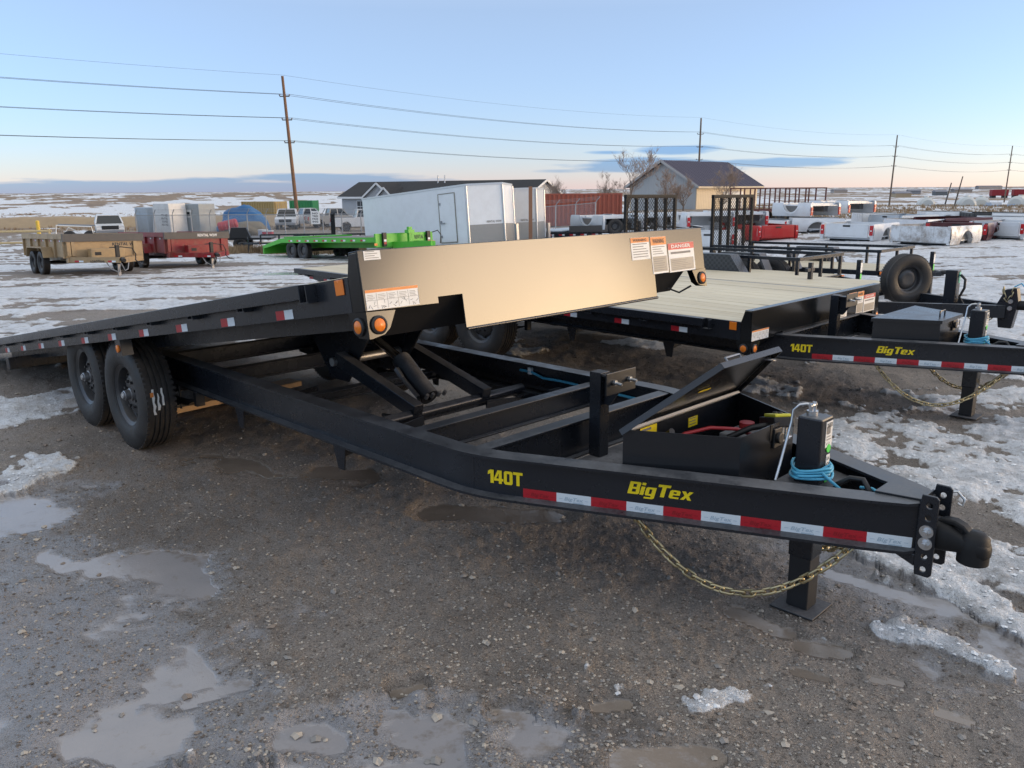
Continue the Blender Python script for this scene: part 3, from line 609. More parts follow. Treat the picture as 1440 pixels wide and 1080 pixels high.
def flatbed(name, label, cat, loc, yaw, pitch, tilted, box_open, stock, group=None, sold=False):
    t = thing(name, label, cat, loc, (0, pitch, yaw), group)
    # --- main I-beams, bent into the A-frame tongue
    for sd in (-1, 1):
        e0 = Vector((-FL, -FW)); q = lambda s: Vector((tongue(s, 0).x, tongue(s, 0).y)); LT = math.hypot(FL, FW - FW0)
        path = [Vector((-5.9 if tilted else -7.4, -FW)), Vector((-5, -FW)), Vector((-3, -FW)), e0 + Vector((-.16, 0))]
        a, b = e0 + Vector((-.16, 0)), q(LT - .16)
        path += [a * (1 - u) ** 2 + e0 * 2 * u * (1 - u) + b * u * u for u in (.17, .33, .5, .67, .83)] + [b, q(1.1), q(.6), q(.14), q(.0), q(-.062)]
        if sd > 0: path = [Vector((p.x, -p.y)) for p in path]
        K = len(path); tf, tw = .011, .004
        def sect(i):
            fo = FO if i < K - 2 else (.042 if i == K - 2 else .006)
            io = FO if i < K - 2 else (.03 if i == K - 2 else .006)
            l_, r_ = (-io, fo) if sd > 0 else (-fo, io)
            return [(l_, ZT), (r_, ZT), (r_, ZT - tf), (tw, ZT - tf - .004), (tw, ZB + tf + .004), (r_, ZB + tf), (r_, ZB), (l_, ZB), (l_, ZB + tf), (-tw, ZB + tf + .004), (-tw, ZT - tf - .004), (l_, ZT - tf)]
        g = G(); g.sweep(path, sect); beam = g.build('frame_beam', BLACK, t, 30)
        # conspicuity tape, model number and maker's name on the web
        ex = -TD if sd < 0 else Vector((TD.x, -TD.y, 0)); o_ = .0045
        for k in range(10):
            g = G(); s1 = -.0294 + .1524 * (10 - k)
            s1 = -.0294 + .1524 * (k + 1) if sd > 0 else s1
            p = tongue(s1, ZTB, o_, sd); red = k % 2 == (0 if sd < 0 else 1)
            if sd > 0: p = tongue(-.0294 + .1524 * k, ZTB, o_, sd)
            g.mat(RED_R if red else WHITE_R).plate(p, ex, (0, 0, 1), .1524, .0508, .0008)
            n_ = ex.cross(Vector((0, 0, 1))) * .0018
            g.mat(flat('faint_print', (.45, .55, .62), .5) if not red else flat('faint_print_red', (.30, .01, .015), .5)); g.text('BigTex', p + n_ + ex * .035 + Vector((0, 0, .021)), ex, (0, 0, 1), .016, .02, .25, width=.085)
            g.quad(p + n_ + ex * .075 + Vector((0, 0, .011)), ex, (0, 0, 1), .046, .005); g.quad(p + n_ + ex * .012 + Vector((0, 0, .026)), ex, (0, 0, 1), .016, .002); g.quad(p + n_ + ex * .126 + Vector((0, 0, .026)), ex, (0, 0, 1), .014, .002)
            g.build('tape_segment', None, beam)
        if sd < 0:
            g = G().mat(YELLOW); g.block('140T', tongue(1.66, .470, .006), ex, (0, 0, 1), .062, .165); g.build('model_lettering', None, beam)
            g = G().mat(YELLOW); g.block('BigTex', tongue(1.035, .500, .006), ex, (0, 0, 1), .054, .262, .25); g.build('maker_lettering', None, beam)
    # --- cross members
    for x_, z0, z1, wd, lip in ((-FL - .03, ZB + .0, ZT - .004, .05, True), (-2.10, .447, .575, .05, True), (-4.42, .43, .53, .05, True), (-3.55, .40, .46, .06, False), (-5.2, .43, .55, .06, True), (-6.2, .43, .55, .06, True), (-7.3, ZB + .01, ZT - .01, .06, True)):
        if tilted and x_ < -6: continue
        g = G(); w2 = FW - .006
        g.box(x_ - .004, x_ + .004, -w2, w2, z0, z1)
        for zz in (z0, z1 - .010): g.box(x_ - wd + .0045, x_ + .0345 if not lip else x_ + .0345, -w2, w2, zz, zz + .010)
        g.build('cross_member', BLACK, t, bevel=.002)
    # --- gusset feet under the near beam
    for sd in (-1, 1):
        for x_ in (-2.62, -3.77):
            g = G(); g.prism([(x_ - .075, ZB - .0005), (x_ + .045, ZB - .0005), (x_ + .025, .275), (x_ - .03, .275)], 'y', sd * .80 - .004, sd * .80 + .004); g.bar((x_ + .02, sd * .796, ZB - .03), (x_ + .02, sd * .25, ZB + .03), .012, .05); g.build('gusset', BLACK, t)
    # --- tongue plate, nose plate, coupler
    g = G(); g.prism([(-1.53, -.70), (-.50, -.245), (-.50, .245), (-1.53, .70)], 'z', ZB + .004, ZB + .012); g.build('tongue_plate', BLACKR, t)
    g = G(); g.prism([(-.50, -.235), (-.30, -.15), (-.30, .15), (-.50, .235)], 'z', ZT - .05, ZT - .042); g.build('jack_plate', BLACKR, t)
    g = G(); g.prism([(-.115, -.075), (.04, -.048), (.04, .048), (-.115, .075)], 'z', ZT + .001, ZT + .009); g.build('nose_plate', BLACK, t, bevel=.002)
    g = G()
    for sd in (-1, 1):
        y0 = sd * .072
        g.add(*holed_plate([(.045, .38), (.05, .33), (.098, .33), (.108, .34), (.108, .632), (.098, .642), (.05, .642), (.045, .60)], [(.078, zz) for zz in (.358, .408, .556, .604)], y0 - .005, y0 + .005))
        g.prism([(-.07, ZB - .001), (.046, ZB - .001), (.046, .36)], 'y', y0 - .004, y0 + .004)
    g.box(.040, .049, -.067, .067, .36, .62); ch = g.build('coupler_channel', BLACK, t, bevel=.003)
    for sd in (-1, 1):
        for zz in (.460, .506):
            g = G(); g.cyl((.078, sd * .0775, zz), (.078, sd * .0825, zz), .024, n=24); g.cyl((.078, sd * .082, zz), (.078, sd * .096, zz), .014, n=6); g.cyl((.078, sd * .096, zz), (.078, sd * .106, zz), .008, n=10); g.build('coupler_bolt', STEEL, ch, 35)
    # ball coupler: body that swells into a round socket, latch on top
    g = G(); ring = []
    st0 = [(.052, .058, .054, .483), (.12, .058, .054, .483), (.165, .055, .050, .482), (.205, .046, .040, .476), (.235, .045, .036, .470), (.27, .050, .036, .468), (.305, .048, .034, .464), (.332, .036, .028, .459), (.345, .018, .018, .456)]
    st = [(.05 + (a - .05) * .74, b, c, d) for a, b, c, d in st0]; n = 18
    for (x_, hy, hz, zc) in st:
        ring.append([(x_, hy * math.copysign(abs(math.cos(a)) ** .55, math.cos(a)), zc + hz * math.copysign(abs(math.sin(a)) ** .55, math.sin(a))) for a in [2 * math.pi * i / n for i in range(n)]])
    g.add([p for r_ in ring for p in r_], [(i * n + j, i * n + (j + 1) % n, (i + 1) * n + (j + 1) % n, (i + 1) * n + j) for i in range(len(st) - 1) for j in range(n)] + [tuple(range(n)), tuple((len(st) - 1) * n + j for j in range(n))])
    cp = g.build('ball_coupler', flat('cast_black', (.011, .011, .012), .58, 0, None, .3), t, 50)
    g = G(); g.lathe([(.0, .062), (.03, .058), (.048, .04), (.052, .0), (.052, -.055), (.047, -.058), (.044, -.05)], (.215, 0, .462), (0, 0, 1), 28); g.build('ball_socket', MATS['cast_black'], cp, 50)
    g = G(); P_ = [(.085, .532), (.115, .549), (.15, .551), (.182, .538), (.205, .515), (.218, .49)]; g.prism(P_ + [(x_ - .004, z_ - .02) for x_, z_ in reversed(P_)], 'y', -.024, .024); g.build('latch_lever', MATS['cast_black'], cp, 30, bevel=.006)
    g = G(); g.tube([(.10, .08, .62), (.12, .085, .625), (.145, .085, .60), (.142, .082, .575), (.125, .08, .582)], .005, 6); g.build('hitch_pin', STEEL, t, 50)
    # --- drop leg jack
    g = G(); g.box(-.447, -.345, -.051, .051, .235, .835); jk = g.build('jack', BLACK, t, bevel=.008)
    g = G(); g.box(-.455, -.337, -.059, .059, .375, .40); g.build('jack_collar', BLACK, jk, bevel=.003)
    g = G(); g.box(-.4415, -.3505, -.0455, .0455, .010, .26); g.build('jack_leg', BLACKR, jk, bevel=.005)
    g = G(); g.box(-.49, -.302, -.094, .094, .0, .009); g.build('jack_foot', BLACKR, jk, bevel=.003)
    g = G(); g.cyl((-.41, 0, .835), (-.41, 0, .852), .022, n=16); g.box(-.418, -.402, -.018, -.012, .85, .885); g.box(-.418, -.402, .012, .018, .85, .885); g.cyl((-.41, -.024, .874), (-.41, .024, .874), .007, n=10); g.build('jack_head', STEEL, jk, 35)
    g = G(); g.tube([(-.41, 0, .874), (-.43, -.01, .878), (-.455, -.02, .872), (-.475, -.03, .85), (-.478, -.034, .80), (-.482, -.10, .64), (-.483, -.13, .575)], .006, 8); g.build('jack_handle', STEEL, jk, 50)
    g = G()
    ex, ey = Vector((0, 1, 0)), Vector((0, 0, 1)); o_ = Vector((-.3445, -.012, .712))
    label_sheet(g, o_, ex, ey, .058, .105, lines=1); g.mat(INK).text(stock, o_ + Vector((.003, .006, .082)), ex, ey, .018, .02, width=.046)
    for k in range(3): g.mat(GREYINK).quad(o_ + Vector((.003, .008, .03 + .012 * k)), ex, ey, .04 - .008 * k, .0035)
    g.mat(INK).text('AT - 14', o_ + Vector((.003, .005, .010)), ex, ey, .010, .01, width=.03)
    g.mat(GREENL).plate(o_ + Vector((0, .022, -.165)), ex, ey, .024, .085, .001).cyl(o_ + Vector((0, .032, -.008)), o_ + Vector((.0035, .032, -.008)), .017, n=16); g.mat(WHITEL).plate(o_ + Vector((.001, .018, -.095)), ex, ey, .032, .062, .001)
    g.mat(INK).text('1/2 4', o_ + Vector((.0035, .021, -.08)), ex, ey, .016, .02, width=.026).text('LA', o_ + Vector((.0035, .021, -.055)), ex, ey, .013, .02)
    g.build('stock_tag', None, jk)
    # blue brake cable wound round the jack
    P = []
    for i in range(4 * 24):
        a = 2 * math.pi * i / 24; sq = 1 / max(abs(math.cos(a)), abs(math.sin(a))) ** .45
        P.append((-.396 + .073 * sq * math.cos(a + .6) + .006 * math.sin(i * .37), .073 * sq * math.sin(a + .6) + .005 * math.cos(i * .23), .588 + .0115 * (i / 24) + .010 * math.sin(a * 1 + 1) + .004 * math.sin(i * .5)))
    P += [(-.34, -.05, .63), (-.31, -.04, .60), (-.28, -.02, .57), (-.265, -.01, .555)]
    g = G(); g.tube(P, .0062, 7); g.build('brake_cable', BLUEC, t, 60)
    g = G(); g.tube([(-.30, .02, .56), (-.25, .03, .60), (-.20, .03, .605), (-.17, .02, .57), (-.16, .01, .53)], .011, 8); g.tube([(-.24, -.03, .55), (-.18, -.02, .575), (-.13, 0, .56), (-.11, .02, .54)], .0075, 8); g.build('wiring_harness', BLKPL, t, 60)
    g = G(); g.tube([(-.22, .06, .56), (-.17, .05, .57), (-.13, .03, .565), (-.10, .0, .555), (-.12, -.03, .55)], .006, 8); g.build('brake_cable', BLUEC, t, 60)
    # --- safety chains
    chain(t, (-.955, -.44, .395), (-.165, -.10, .385), .275, 40, (0, -.02, 0))
    chain(t, (-.955, .44, .395), (-.165, .10, .385), .24, 40, (0, .02, 0))
    # --- toolbox
    A_, B_, xr, xf_, zt_, zb_ = .4516, .2281, -1.0055, -.5912, .750, .470
    th = .004; g = G()
    O = [(xr, -A_), (xf_, -B_), (xf_, B_), (xr, A_)]; I_ = [(xr + th, -A_ + th * 1.6), (xf_ - th, -B_ + th * 1.4), (xf_ - th, B_ - th * 1.4), (xr + th, A_ - th * 1.6)]
    vs = [(p[0], p[1], zb_) for p in O] + [(p[0], p[1], zt_) for p in O] + [(p[0], p[1], zb_ + th) for p in I_] + [(p[0], p[1], zt_) for p in I_]
    fs = [(3, 2, 1, 0)] + [(i, (i + 1) % 4, 4 + (i + 1) % 4, 4 + i) for i in range(4)] + [(4 + i, 4 + (i + 1) % 4, 12 + (i + 1) % 4, 12 + i) for i in range(4)] + [(8 + i, 12 + i, 12 + (i + 1) % 4, 8 + (i + 1) % 4) for i in range(4)] + [(8, 9, 10, 11)]
    g.add(vs, fs); tb = g.build('toolbox', BLACKG, t)
    g = G(); g.box(xf_ + .0005, xf_ + .012, .035, .10, zt_ - .105, zt_ - .020); g.cyl((xf_ + .012, .062, zt_ - .06), (xf_ + .03, .062, zt_ - .06), .024, n=20); g.build('latch', BLKPL, tb, bevel=.004)
    g = G(); g.plate((xf_ + .0005, .11, zt_ - .095), (0, 1, 0), (0, 0, 1), .085, .08, .004); g.tube([(xf_ + .012, .125, zt_ - .08), (xf_ + .014, .18, zt_ - .08), (xf_ + .014, .18, zt_ - .03), (xf_ + .012, .125, zt_ - .03)], .0045, 6, closed=True); g.build('latch_plate', STEEL, tb, 40)
    g = G().mat(HOLE); g.box(xf_ - .006, xf_ + .0025, .014, .030, zt_ - .07, zt_ + .001); g.build('latch_slot_shade', None, tb)  # solid near-black strip painting the shade inside the slot
    lid_prof = [(-.012, -A_ - .012), (xf_ - xr + .014, -B_ - .012), (xf_ - xr + .014, B_ + .012), (-.012, A_ + .012)]
    g = G(); g.prism(lid_prof, 'z', .0025, .0065)
    for i in range(4):
        a, b = lid_prof[i], lid_prof[(i + 1) % 4]; g.bar((a[0], a[1], -.009), (b[0], b[1], -.009), .003, .022)
    lid = g.build('lid', BLACKG, tb, loc=(xr, 0, zt_ + .002)); lid.rotation_euler = (0, -R(42) if box_open else 0, 0)
    g = G(); g.tube([(.35, -.055, .006), (.35, -.055, .05), (.35, .055, .05), (.35, .055, .006)], .006, 8); g.build('lid_handle', BLACK if not box_open else DSTEEL, lid, 40)
    g = G(); g.tube([(.40, .11, -.02), (.43, .11, -.045), (.43, .14, -.05), (.40, .15, -.02)], .004, 6); g.build('lid_hasp', DSTEEL, lid, 40)
    if box_open:
        g = G(); g.bar((.015, -A_ * .96, -.016), (.015, A_ * .96, -.016), .02, .012); g.build('gasket', flat('pale_seal', (.55, .53, .50), .4), lid)
        g = G().mat(YELLOW); g.plate((.17, -.10, -.003), (0, 1, 0), (1, 0, 0), .09, .014, .001); g.build('sticker', None, lid)
        g = G(); label_sheet(g, (xr + th + .001, .03, .655), (0, 1, 0), (0, 0, 1), .075, .045, lines=3, body=YELLOW); g.build('sticker', None, tb)
        g = G(); label_sheet(g, (xr + th + .001, -.34, .655), (0, 1, 0), (0, 0, 1), .12, .075, lines=2, body=YELLOW); g.build('sticker', None, tb)
        # battery, pump, hoses and the pendant control
        g = G(); g.box(-.86, -.69, .06, .24, .475, .655); b_ = g.build('battery', GREYPL, tb, bevel=.008)
        g = G(); g.cyl((-.80, .20, .655), (-.80, .20, .685), .034, n=20); g.build('battery_cap', REDC, b_, 40)
        g = G(); g.box(-.92, -.72, -.28, -.06, .475, .62); g.cyl((-.82, -.17, .62), (-.82, -.17, .665), .06, n=20); g.build('hydraulic_pump', BLKPL, tb, 40, bevel=.006)
        for pts in ([(-.90, -.30, .66), (-.87, -.20, .705), (-.82, -.08, .715), (-.76, .04, .695), (-.70, .10, .66), (-.66, .06, .62)], [(-.90, -.28, .645), (-.84, -.20, .675), (-.77, -.13, .675), (-.73, -.06, .65)]):
            g = G(); g.tube(pts, .0085, 8); g.build('battery_cable', REDC, tb, 60)
        for pts in ([(-.78, .0, .66), (-.70, .06, .71), (-.64, .15, .715), (-.62, .19, .70)], [(-.74, -.04, .64), (-.66, .02, .68), (-.62, .10, .69)], [(-.93, -.26, .60), (-.93, -.24, .70), (-.90, -.25, .72)]):
            g = G(); g.tube(pts, .014, 8); g.build('hydraulic_hose', BLKPL, tb, 60)
        g = G(); g.M = Matrix.Translation((-.645, .165, .735)) @ Matrix.Rotation(.9, 4, 'Z') @ Matrix.Rotation(-.25, 4, 'X'); g.mat(BLKPL).box(-.045, .045, -.085, .075, -.03, .012); g.mat(YELPL).box(-.036, .036, -.075, .04, .012, .026); g.mat(INK)
        for k in range(2): g.cyl((0, -.045 + .05 * k, .026), (0, -.045 + .05 * k, .034), .012, n=12)
        g.mat(BLKPL).cyl((0, .07, -.005), (0, .13, -.02), .018, n=10); g.build('pendant_control', None, tb, bevel=.006)
    # --- spare tyre post
    g = G(); g.box(-1.535, -1.465, -.036, .036, ZB + .012, .852); sp = g.build('spare_post', BLACK, t, bevel=.004)
    g = G(); g.prism([(-1.465, .845), (-1.372, .845), (-1.372, .77), (-1.43, .69), (-1.465, .69)], 'y', -.005, .005); g.box(-1.46, -1.37, -.034, .034, .836, .845); g.build('spare_arm', BLACK, sp)
    g = G(); g.box(-1.371, -1.364, -.115, .115, .765, .875); mp = g.build('spare_plate', flat('plate_black', (.02, .02, .021), .4), sp, bevel=.006)
    for yy in (-.06, .055):
        g = G(); g.cyl((-1.364, yy, .826), (-1.315, yy, .822), .0075, n=10); g.cyl((-1.362, yy, .826), (-1.348, yy, .826), .014, n=6); g.build('stud', STEEL, mp, 40)
    # --- blue line along the far beam
    if tilted:
        g = G(); g.tube([(-2.80, .752, .545), (-2.70, .75, .548), (-2.58, .75, .520), (-2.45, .75, .525), (-2.30, .75, .522), (-2.15, .752, .50), (-2.0, .752, .515), (-1.8, .752, .51), (-1.62, .752, .47)], .009, 8); g.build('brake_line', BLUEC, t, 60)
        g = G(); g.box(-2.72, -2.69, .742, .764, .53, .575); g.build('line_clip', WHITEL, t)
        g = G(); g.prism([(-2.45, .44), (-2.15, .44), (-2.2, .50), (-2.4, .50)], 'y', .60, .70); g.build('pivot_bracket', BLACK, t)
    # --- axles, springs and wheels
    for xa in (-4.772, -5.626):
        g = G(); g.cyl((xa, -1.0, .385), (xa, 1.0, .385), .038, n=14); ax = g.build('axle', BLACK, t, 40)
        for sd in (-1, 1):
            g = G()
            for k in range(4): g.tube([(xa - .36 + .05 * k, sd * .80, .345 - .012 * k), (xa - .18, sd * .80, .318 - .012 * k), (xa, sd * .80, .308 - .012 * k), (xa + .18, sd * .80, .318 - .012 * k), (xa + .36 - .05 * k, sd * .80, .345 - .012 * k)], .008, 6)
            g.box(xa - .06, xa + .06, sd * .80 - .05, sd * .80 + .05, .245, .262); g.cyl((xa - .05, sd * .80, .23), (xa - .05, sd * .80, .42), .008, n=8); g.cyl((xa + .05, sd * .80, .23), (xa + .05, sd * .80, .42), .008, n=8)
            g.box(xa + .36, xa + .40, sd * .80 - .03, sd * .80 + .03, .31, ZB); g.build('leaf_spring', BLACKR, ax, 30)
            g = G(); g.lathe([(0, -.035), (.14, -.03), (.145, .04), (.10, .05), (0, .05)], (xa, sd * .98, .385), (0, 1, 0), 24); g.build('brake_drum', BLKPL, ax, 40)
            wheel(t, (xa, sd * 1.055, .385), sd, spin=random.uniform(0, 6))
    g = G(); me_ = []
    n = 6
    for r0 in range(3):
        vs = []
        for i in range(n + 1):
            a = R(-6 - 26 * i / n); rr = .3885
            for y_ in (-1.112 + .03 * r0, -1.096 + .03 * r0 - .004 * (i % 2)): vs.append((-4.772 + rr * math.cos(a + .35), y_, .385 + rr * math.sin(a + .35)))
        vs = [(a + 0, b + random.uniform(-.004, .004), c) for a, b, c in vs]; g.mat(WHITEL).add(vs, [(2 * i, 2 * i + 1, 2 * i + 3, 2 * i + 2) for i in range(r0 % 2, n - r0)])
    g.mat(ORANGEL).box(-4.772 + .385, -4.772 + .3895, -1.125, -1.105, .43, .46)
    if tilted: g.build('tread_sticker', None, t)
    # --- deck
    al = .1577 if tilted else 0.
    dl = Vector((-1.7295, 0, 1.4999)) if tilted else Vector((-1.607, 0, .837))
    WD, LEN, zt2, zc = 1.225, (7.75 if tilted else 6.68), -.0956, -.238; pk = 'plank%d' % tilted
    g = G()
    for sd in (-1, 1):
        y0, y1 = (sd * WD, sd * (WD - .007))
        ya, yb = min(y0, y1), max(y0, y1)
        g.prism([(-LEN, zt2), (-.092, zt2), (-.092, zc), (-LEN + .55, zc), (-LEN, zc + .085)], 'y', ya, yb)
        for zz in (zt2 - .008, zc):
            y2 = sd * (WD - .06); g.box(-LEN + .55, -.092, min(y1, y2), max(y1, y2), zz, zz + .008)
        # deck runners and outer sill
        g.box(-LEN + .8, -.20, min(sd * .50, sd * .56), max(sd * .50, sd * .56), zc - .09, zc + .03)
        g.box(-LEN + .7, -.20, min(sd * .90, sd * .97), max(sd * .90, sd * .97), zc - .085, zc + .03)
    g.box(-LEN, -LEN + .05, -WD + .008, WD - .008, zt2 - .09, zt2)
    dk_ = g.build('deck_frame', BLACK, t, loc=dl); dk_.rotation_euler = (0, -al, 0)
    g = G(); g.prism([(-.012, zc + .03), (-.16, zc - .115), (-.19, zc - .105), (-.19, zc + .03)], 'y', -WD + .15, WD - .15); g.build('front_channel', GATEB, dk_)
    for k in range(17 if tilted else 15):
        g = G(); x_ = -.30 - k * .43; g.box(x_ - .03, x_ + .03, -WD + .066, WD - .066, zc + .03, zt2 - .045); g.build('deck_cross_member', BLACK, dk_)
    npl = 13; pw = (2 * WD - .02) / npl
    if pk not in PLM:
        g = G(); b = .004; g.prism([(-pw / 2 + .0045, -.04), (pw / 2 - .0045, -.04), (pw / 2 - .0045, -b), (pw / 2 - .0045 - b, 0), (-pw / 2 + .0045 + b, 0), (-pw / 2 + .0045, -b)], 'x', -LEN + .052, -.095); PLM[pk] = g.mesh('plank', WOOD)
    for k in range(npl): inst(PLM[pk], 'plank', dk_, (0, -WD + .01 + pw * (k + .5), zt2 + .003 + random.uniform(-.002, .002)))
    # rub rail, stake pockets
    for sd in (-1, 1):
        g = G(); y_ = sd * (WD + .052); g.box(-LEN, -.40, min(y_, y_ - sd * .009), max(y_, y_ - sd * .009), zt2 - .062, zt2 + .001)
        g.box(-LEN, -.40, min(sd * (WD + .001), y_ - sd * .009), max(sd * (WD + .001), y_ - sd * .009), zt2 - .005, zt2 + .0008); rr = g.build('rub_rail', BLACK, dk_, bevel=.002)
        for k in range(12 if tilted else 11):
            x_ = -.375 - k * .6; g = G(); ya, yb = sd * (WD + .0005), sd * (WD + .050)
            for q in (x_ - .032, x_ + .026): g.box(q, q + .006, min(ya, yb), max(ya, yb), zt2 - .075, zt2 - .006)
            g.box(x_ - .045, x_ + .04, min(ya, yb), max(ya, yb), zt2 - .081, zt2 - .0755); g.build('stake_pocket', BLACK, rr)
        for k in range(12 if tilted else 10):
            x_ = -(.644 + .5897 * k); ey = (0, 0, 1); ex = (1, 0, 0) if sd < 0 else (-1, 0, 0)
            g = G(); hh = .042; ww = .078
            o1 = Vector((x_, sd * (WD + .0008), zc + .004))
            a = o1 - Vector(ex) * ww; g.mat(RED_R).plate(a, ex, ey, ww, hh, .001); g.mat(WHITE_R).plate(o1, ex, ey, ww, hh, .001); g.build('reflector_tape', None, dk_)
        g = G().mat(AMBER); g.box(-.187, -.125, min(sd * (WD + .001), sd * (WD + .006)), max(sd * (WD + .001), sd * (WD + .006)), -.163, -.100); g.build('side_reflector', None, dk_, bevel=.008)
        # tail markers
        g = G().mat(RED_R); g.plate((-LEN + .05 if sd < 0 else -LEN + .11, sd * (WD + .001), zt2 - .045), (1, 0, 0) if sd < 0 else (-1, 0, 0), (0, 0, 1), .06, .04, .002); g.plate((-LEN + .30 if sd < 0 else -LEN + .40, sd * (WD + .001), zt2 - .12), (1, 0, 0) if sd < 0 else (-1, 0, 0), (0, 0, 1), .09, .03, .002); g.build('tail_marker', None, dk_)
    # headboard
    hp = [(-WD, 0), (WD, 0), (WD, -.245), (.85, -.245), (.85, -.218), (.716, -.218), (.716, -.37), (-.716, -.37), (-.716, -.218), (-.85, -.218), (-.85, -.245), (-WD, -.240)]
    g = G(); g.prism(hp, 'x', -.008, 0); g.box(-.064, -.0085, -WD, WD, -.007, -.0005)
    for sd in (-1, 1):
        y0, y1 = sd * WD, sd * (WD - .008); g.prism([(-.0085, -.008), (-.064, -.008), (-.091, -.094), (-.091, -.24), (-.0085, -.24)], 'y', min(y0, y1), max(y0, y1))
    g.box(-.055, -.0085, -.85, .85, -.37, -.345) if False else None
    hb = g.build('headboard', PANEL, dk_, bevel=.0025)
    g = G(); g.tube([(.004, -.712, -.371), (.004, .712, -.371)], .007, 8); g.build('bottom_lip', BLACK, hb, 60)
    N_, EX, EZ = Vector((1, 0, 0)), Vector((0, 1, 0)), Vector((0, 0, 1))
    if tilted or sold:
        g = G(); label_sheet(g, (.0006, -1.216, -.237), EX, EZ, .262, .080, head=ORANGEL, pics=5); g.build('warning_sticker', None, hb)
        g = G(); label_sheet(g, (.0006, .52, -.152), EX, EZ, .165, .120, head=ORANGEL, word='WARNING', lines=6); g.build('warning_sticker', None, hb)
        g = G(); label_sheet(g, (.0006, .700, -.240), EX, EZ, .148, .205, head=ORANGEL, word='WARNING', lines=4, lower=GREYL); g.build('warning_sticker', None, hb)
        g = G(); label_sheet(g, (.0006, .862, -.243), EX, EZ, .262, .165, head=REDL, word='DANGER', lines=1, lower=GREYL); g.build('danger_sticker', None, hb)
        if tilted: g = G(); label_sheet(g, (.0006, -1.197, -.040), EX, EZ, .08, .036, lines=4); g.build('serial_sticker', None, hb)
        else: g = G(); label_sheet(g, (.0006, .36, -.245), EX, EZ, .14, .06, lines=3); g.build('serial_sticker', None, hb)
    for sd in (-1, 1):
        # marker light bracket wrapping the corner
        g = G(); f = [(sd * WD, -.242), (sd * (WD - .142), -.247), (sd * (WD - .105), -.315), (sd * (WD - .075), -.338), (sd * (WD - .012), -.350), (sd * WD, -.350)]
        g.prism(f, 'x', -.004, .004)
        y0, y1 = sd * WD, sd * (WD - .006); g.prism([(-.004, -.242), (-.125, -.238), (-.10, -.318), (-.07, -.343), (-.004, -.350)], 'y', min(y0, y1), max(y0, y1)); br = g.build('light_bracket', PANEL, hb)
        for c, d in ((Vector((.0045, sd * (WD - .050), -.298)), Vector((1, 0, 0))), (Vector((-.055, sd * (WD + .0005), -.298)), Vector((0, sd, 0)))):
            g = G().mat(BLKPL); g.lathe([(.022, .0), (.038, .0), (.038, .008), (.030, .012), (.026, .008)], c, d, 24); g.mat(AMBER).lathe([(.027, .004), (.0265, .010), (.02, .014), (0, .016)], c, d, 20); g.build('marker_light', None, br, 40)
        # lamp bracket behind, above the wheels
        x_ = -2.88; g = G(); g.box(x_ - .004, x_ + .004, min(sd * WD, sd * (WD - .075)), max(sd * WD, sd * (WD - .075)), -.345, zc - .001); g.box(x_ - .09, x_ - .0045, min(y0, y1), max(y0, y1), -.345, zc - .001); b2 = g.build('lamp_bracket', BLACKG, dk_)
        g = G().mat(AMBER); g.lathe([(.026, 0), (.025, .008), (0, .014)], (x_ - .045, sd * (WD + .0005), -.295), (0, sd, 0), 18); g.build('marker_light', None, b2, 40)
    g = G(); g.box(-6.16, -6.05, -1.215, 1.215, -.40, -.285); g.box(-6.14, -6.07, -.62, -.54, -.286, zc - .088); g.box(-6.14, -6.07, .54, .62, -.286, zc - .088); g.build('rear_bumper', BLACK, dk_, bevel=.004)
    if tilted:
        # lift: cylinder, rod, scissor arms, base tube, gusset plates under the deck
        g = G(); base, topb, rod = Vector((-2.83, 0, .47)), Vector((-3.113, 0, .674)), Vector((-3.42, 0, .80)); dr = (topb - base).normalized()
        g.lathe([(.02, 0), (.058, .004), (.062, .012), (.062, .345), (.058, .358), (.03, .36)], base + dr * .02, dr, 28); cy = g.build('hydraulic_cylinder', BLACKR, t, 40)
        g = G(); g.cyl(base + dr * .36, rod, .030, n=20); g.build('piston_rod', CHROME, cy, 40)
        g = G(); e_ = dr.cross(Vector((0, 1, 0))); g.cyl(base + dr * .05 - Vector((0, .075, 0)), base + dr * .22 - Vector((0, .085, 0)), .014, n=10); g.cyl(base + dr * .22 - Vector((0, .085, 0)), base + dr * .30 - Vector((0, .08, 0)), .019, n=6); g.build('hose_fitting', DSTEEL, cy, 40)
        g = G(); g.tube([base + dr * .05 - Vector((0, .075, 0)), base - Vector((-.02, .09, .06)), base - Vector((.05, .13, .10)), base - Vector((.25, .2, .1))], .011, 8); g.build('hydraulic_hose', BLKPL, cy, 60)
        for sd, x1 in ((-1, -3.42), (1, -3.42)):
            g = G(); g.bar((-2.62, sd * .27, .49), (x1, sd * .27, .70), .07, .085); g.build('lift_arm', BLACK, t, bevel=.004)
            g = G(); g.prism([(-3.10, .93), (-3.85, .82), (-3.62, .53), (-3.42, .53)], 'y', sd * .21 - .006, sd * .21 + .006); g.build('lift_gusset', BLACK, t)
        g = G(); g.cyl((-3.42, -.33, .68), (-3.42, .33, .68), .028, n=14); g.build('pivot_shaft', DSTEEL, t, 40)
        g = G(); g.cyl((-2.66, -.62, .462), (-2.66, .62, .462), .034, n=18); g.bar((-2.70, -.36, .43), (-2.70, .36, .43), .12, .02); bt = g.build('lift_base', BLACK, t, 40)
        for yy in (-.07, -.025, .025, .07): g = G(); g.cyl((-2.80, yy, .50), (-2.78, yy, .525), .012, n=6); g.build('bolt', DSTEEL, bt, 30)
        g = G(); g.box(-3.5, -2.2, -.62, -.585, ZB, ZB + .05); g.box(-3.5, -2.2, .585, .62, ZB, ZB + .05); g.build('lift_rail', BLACK, t)
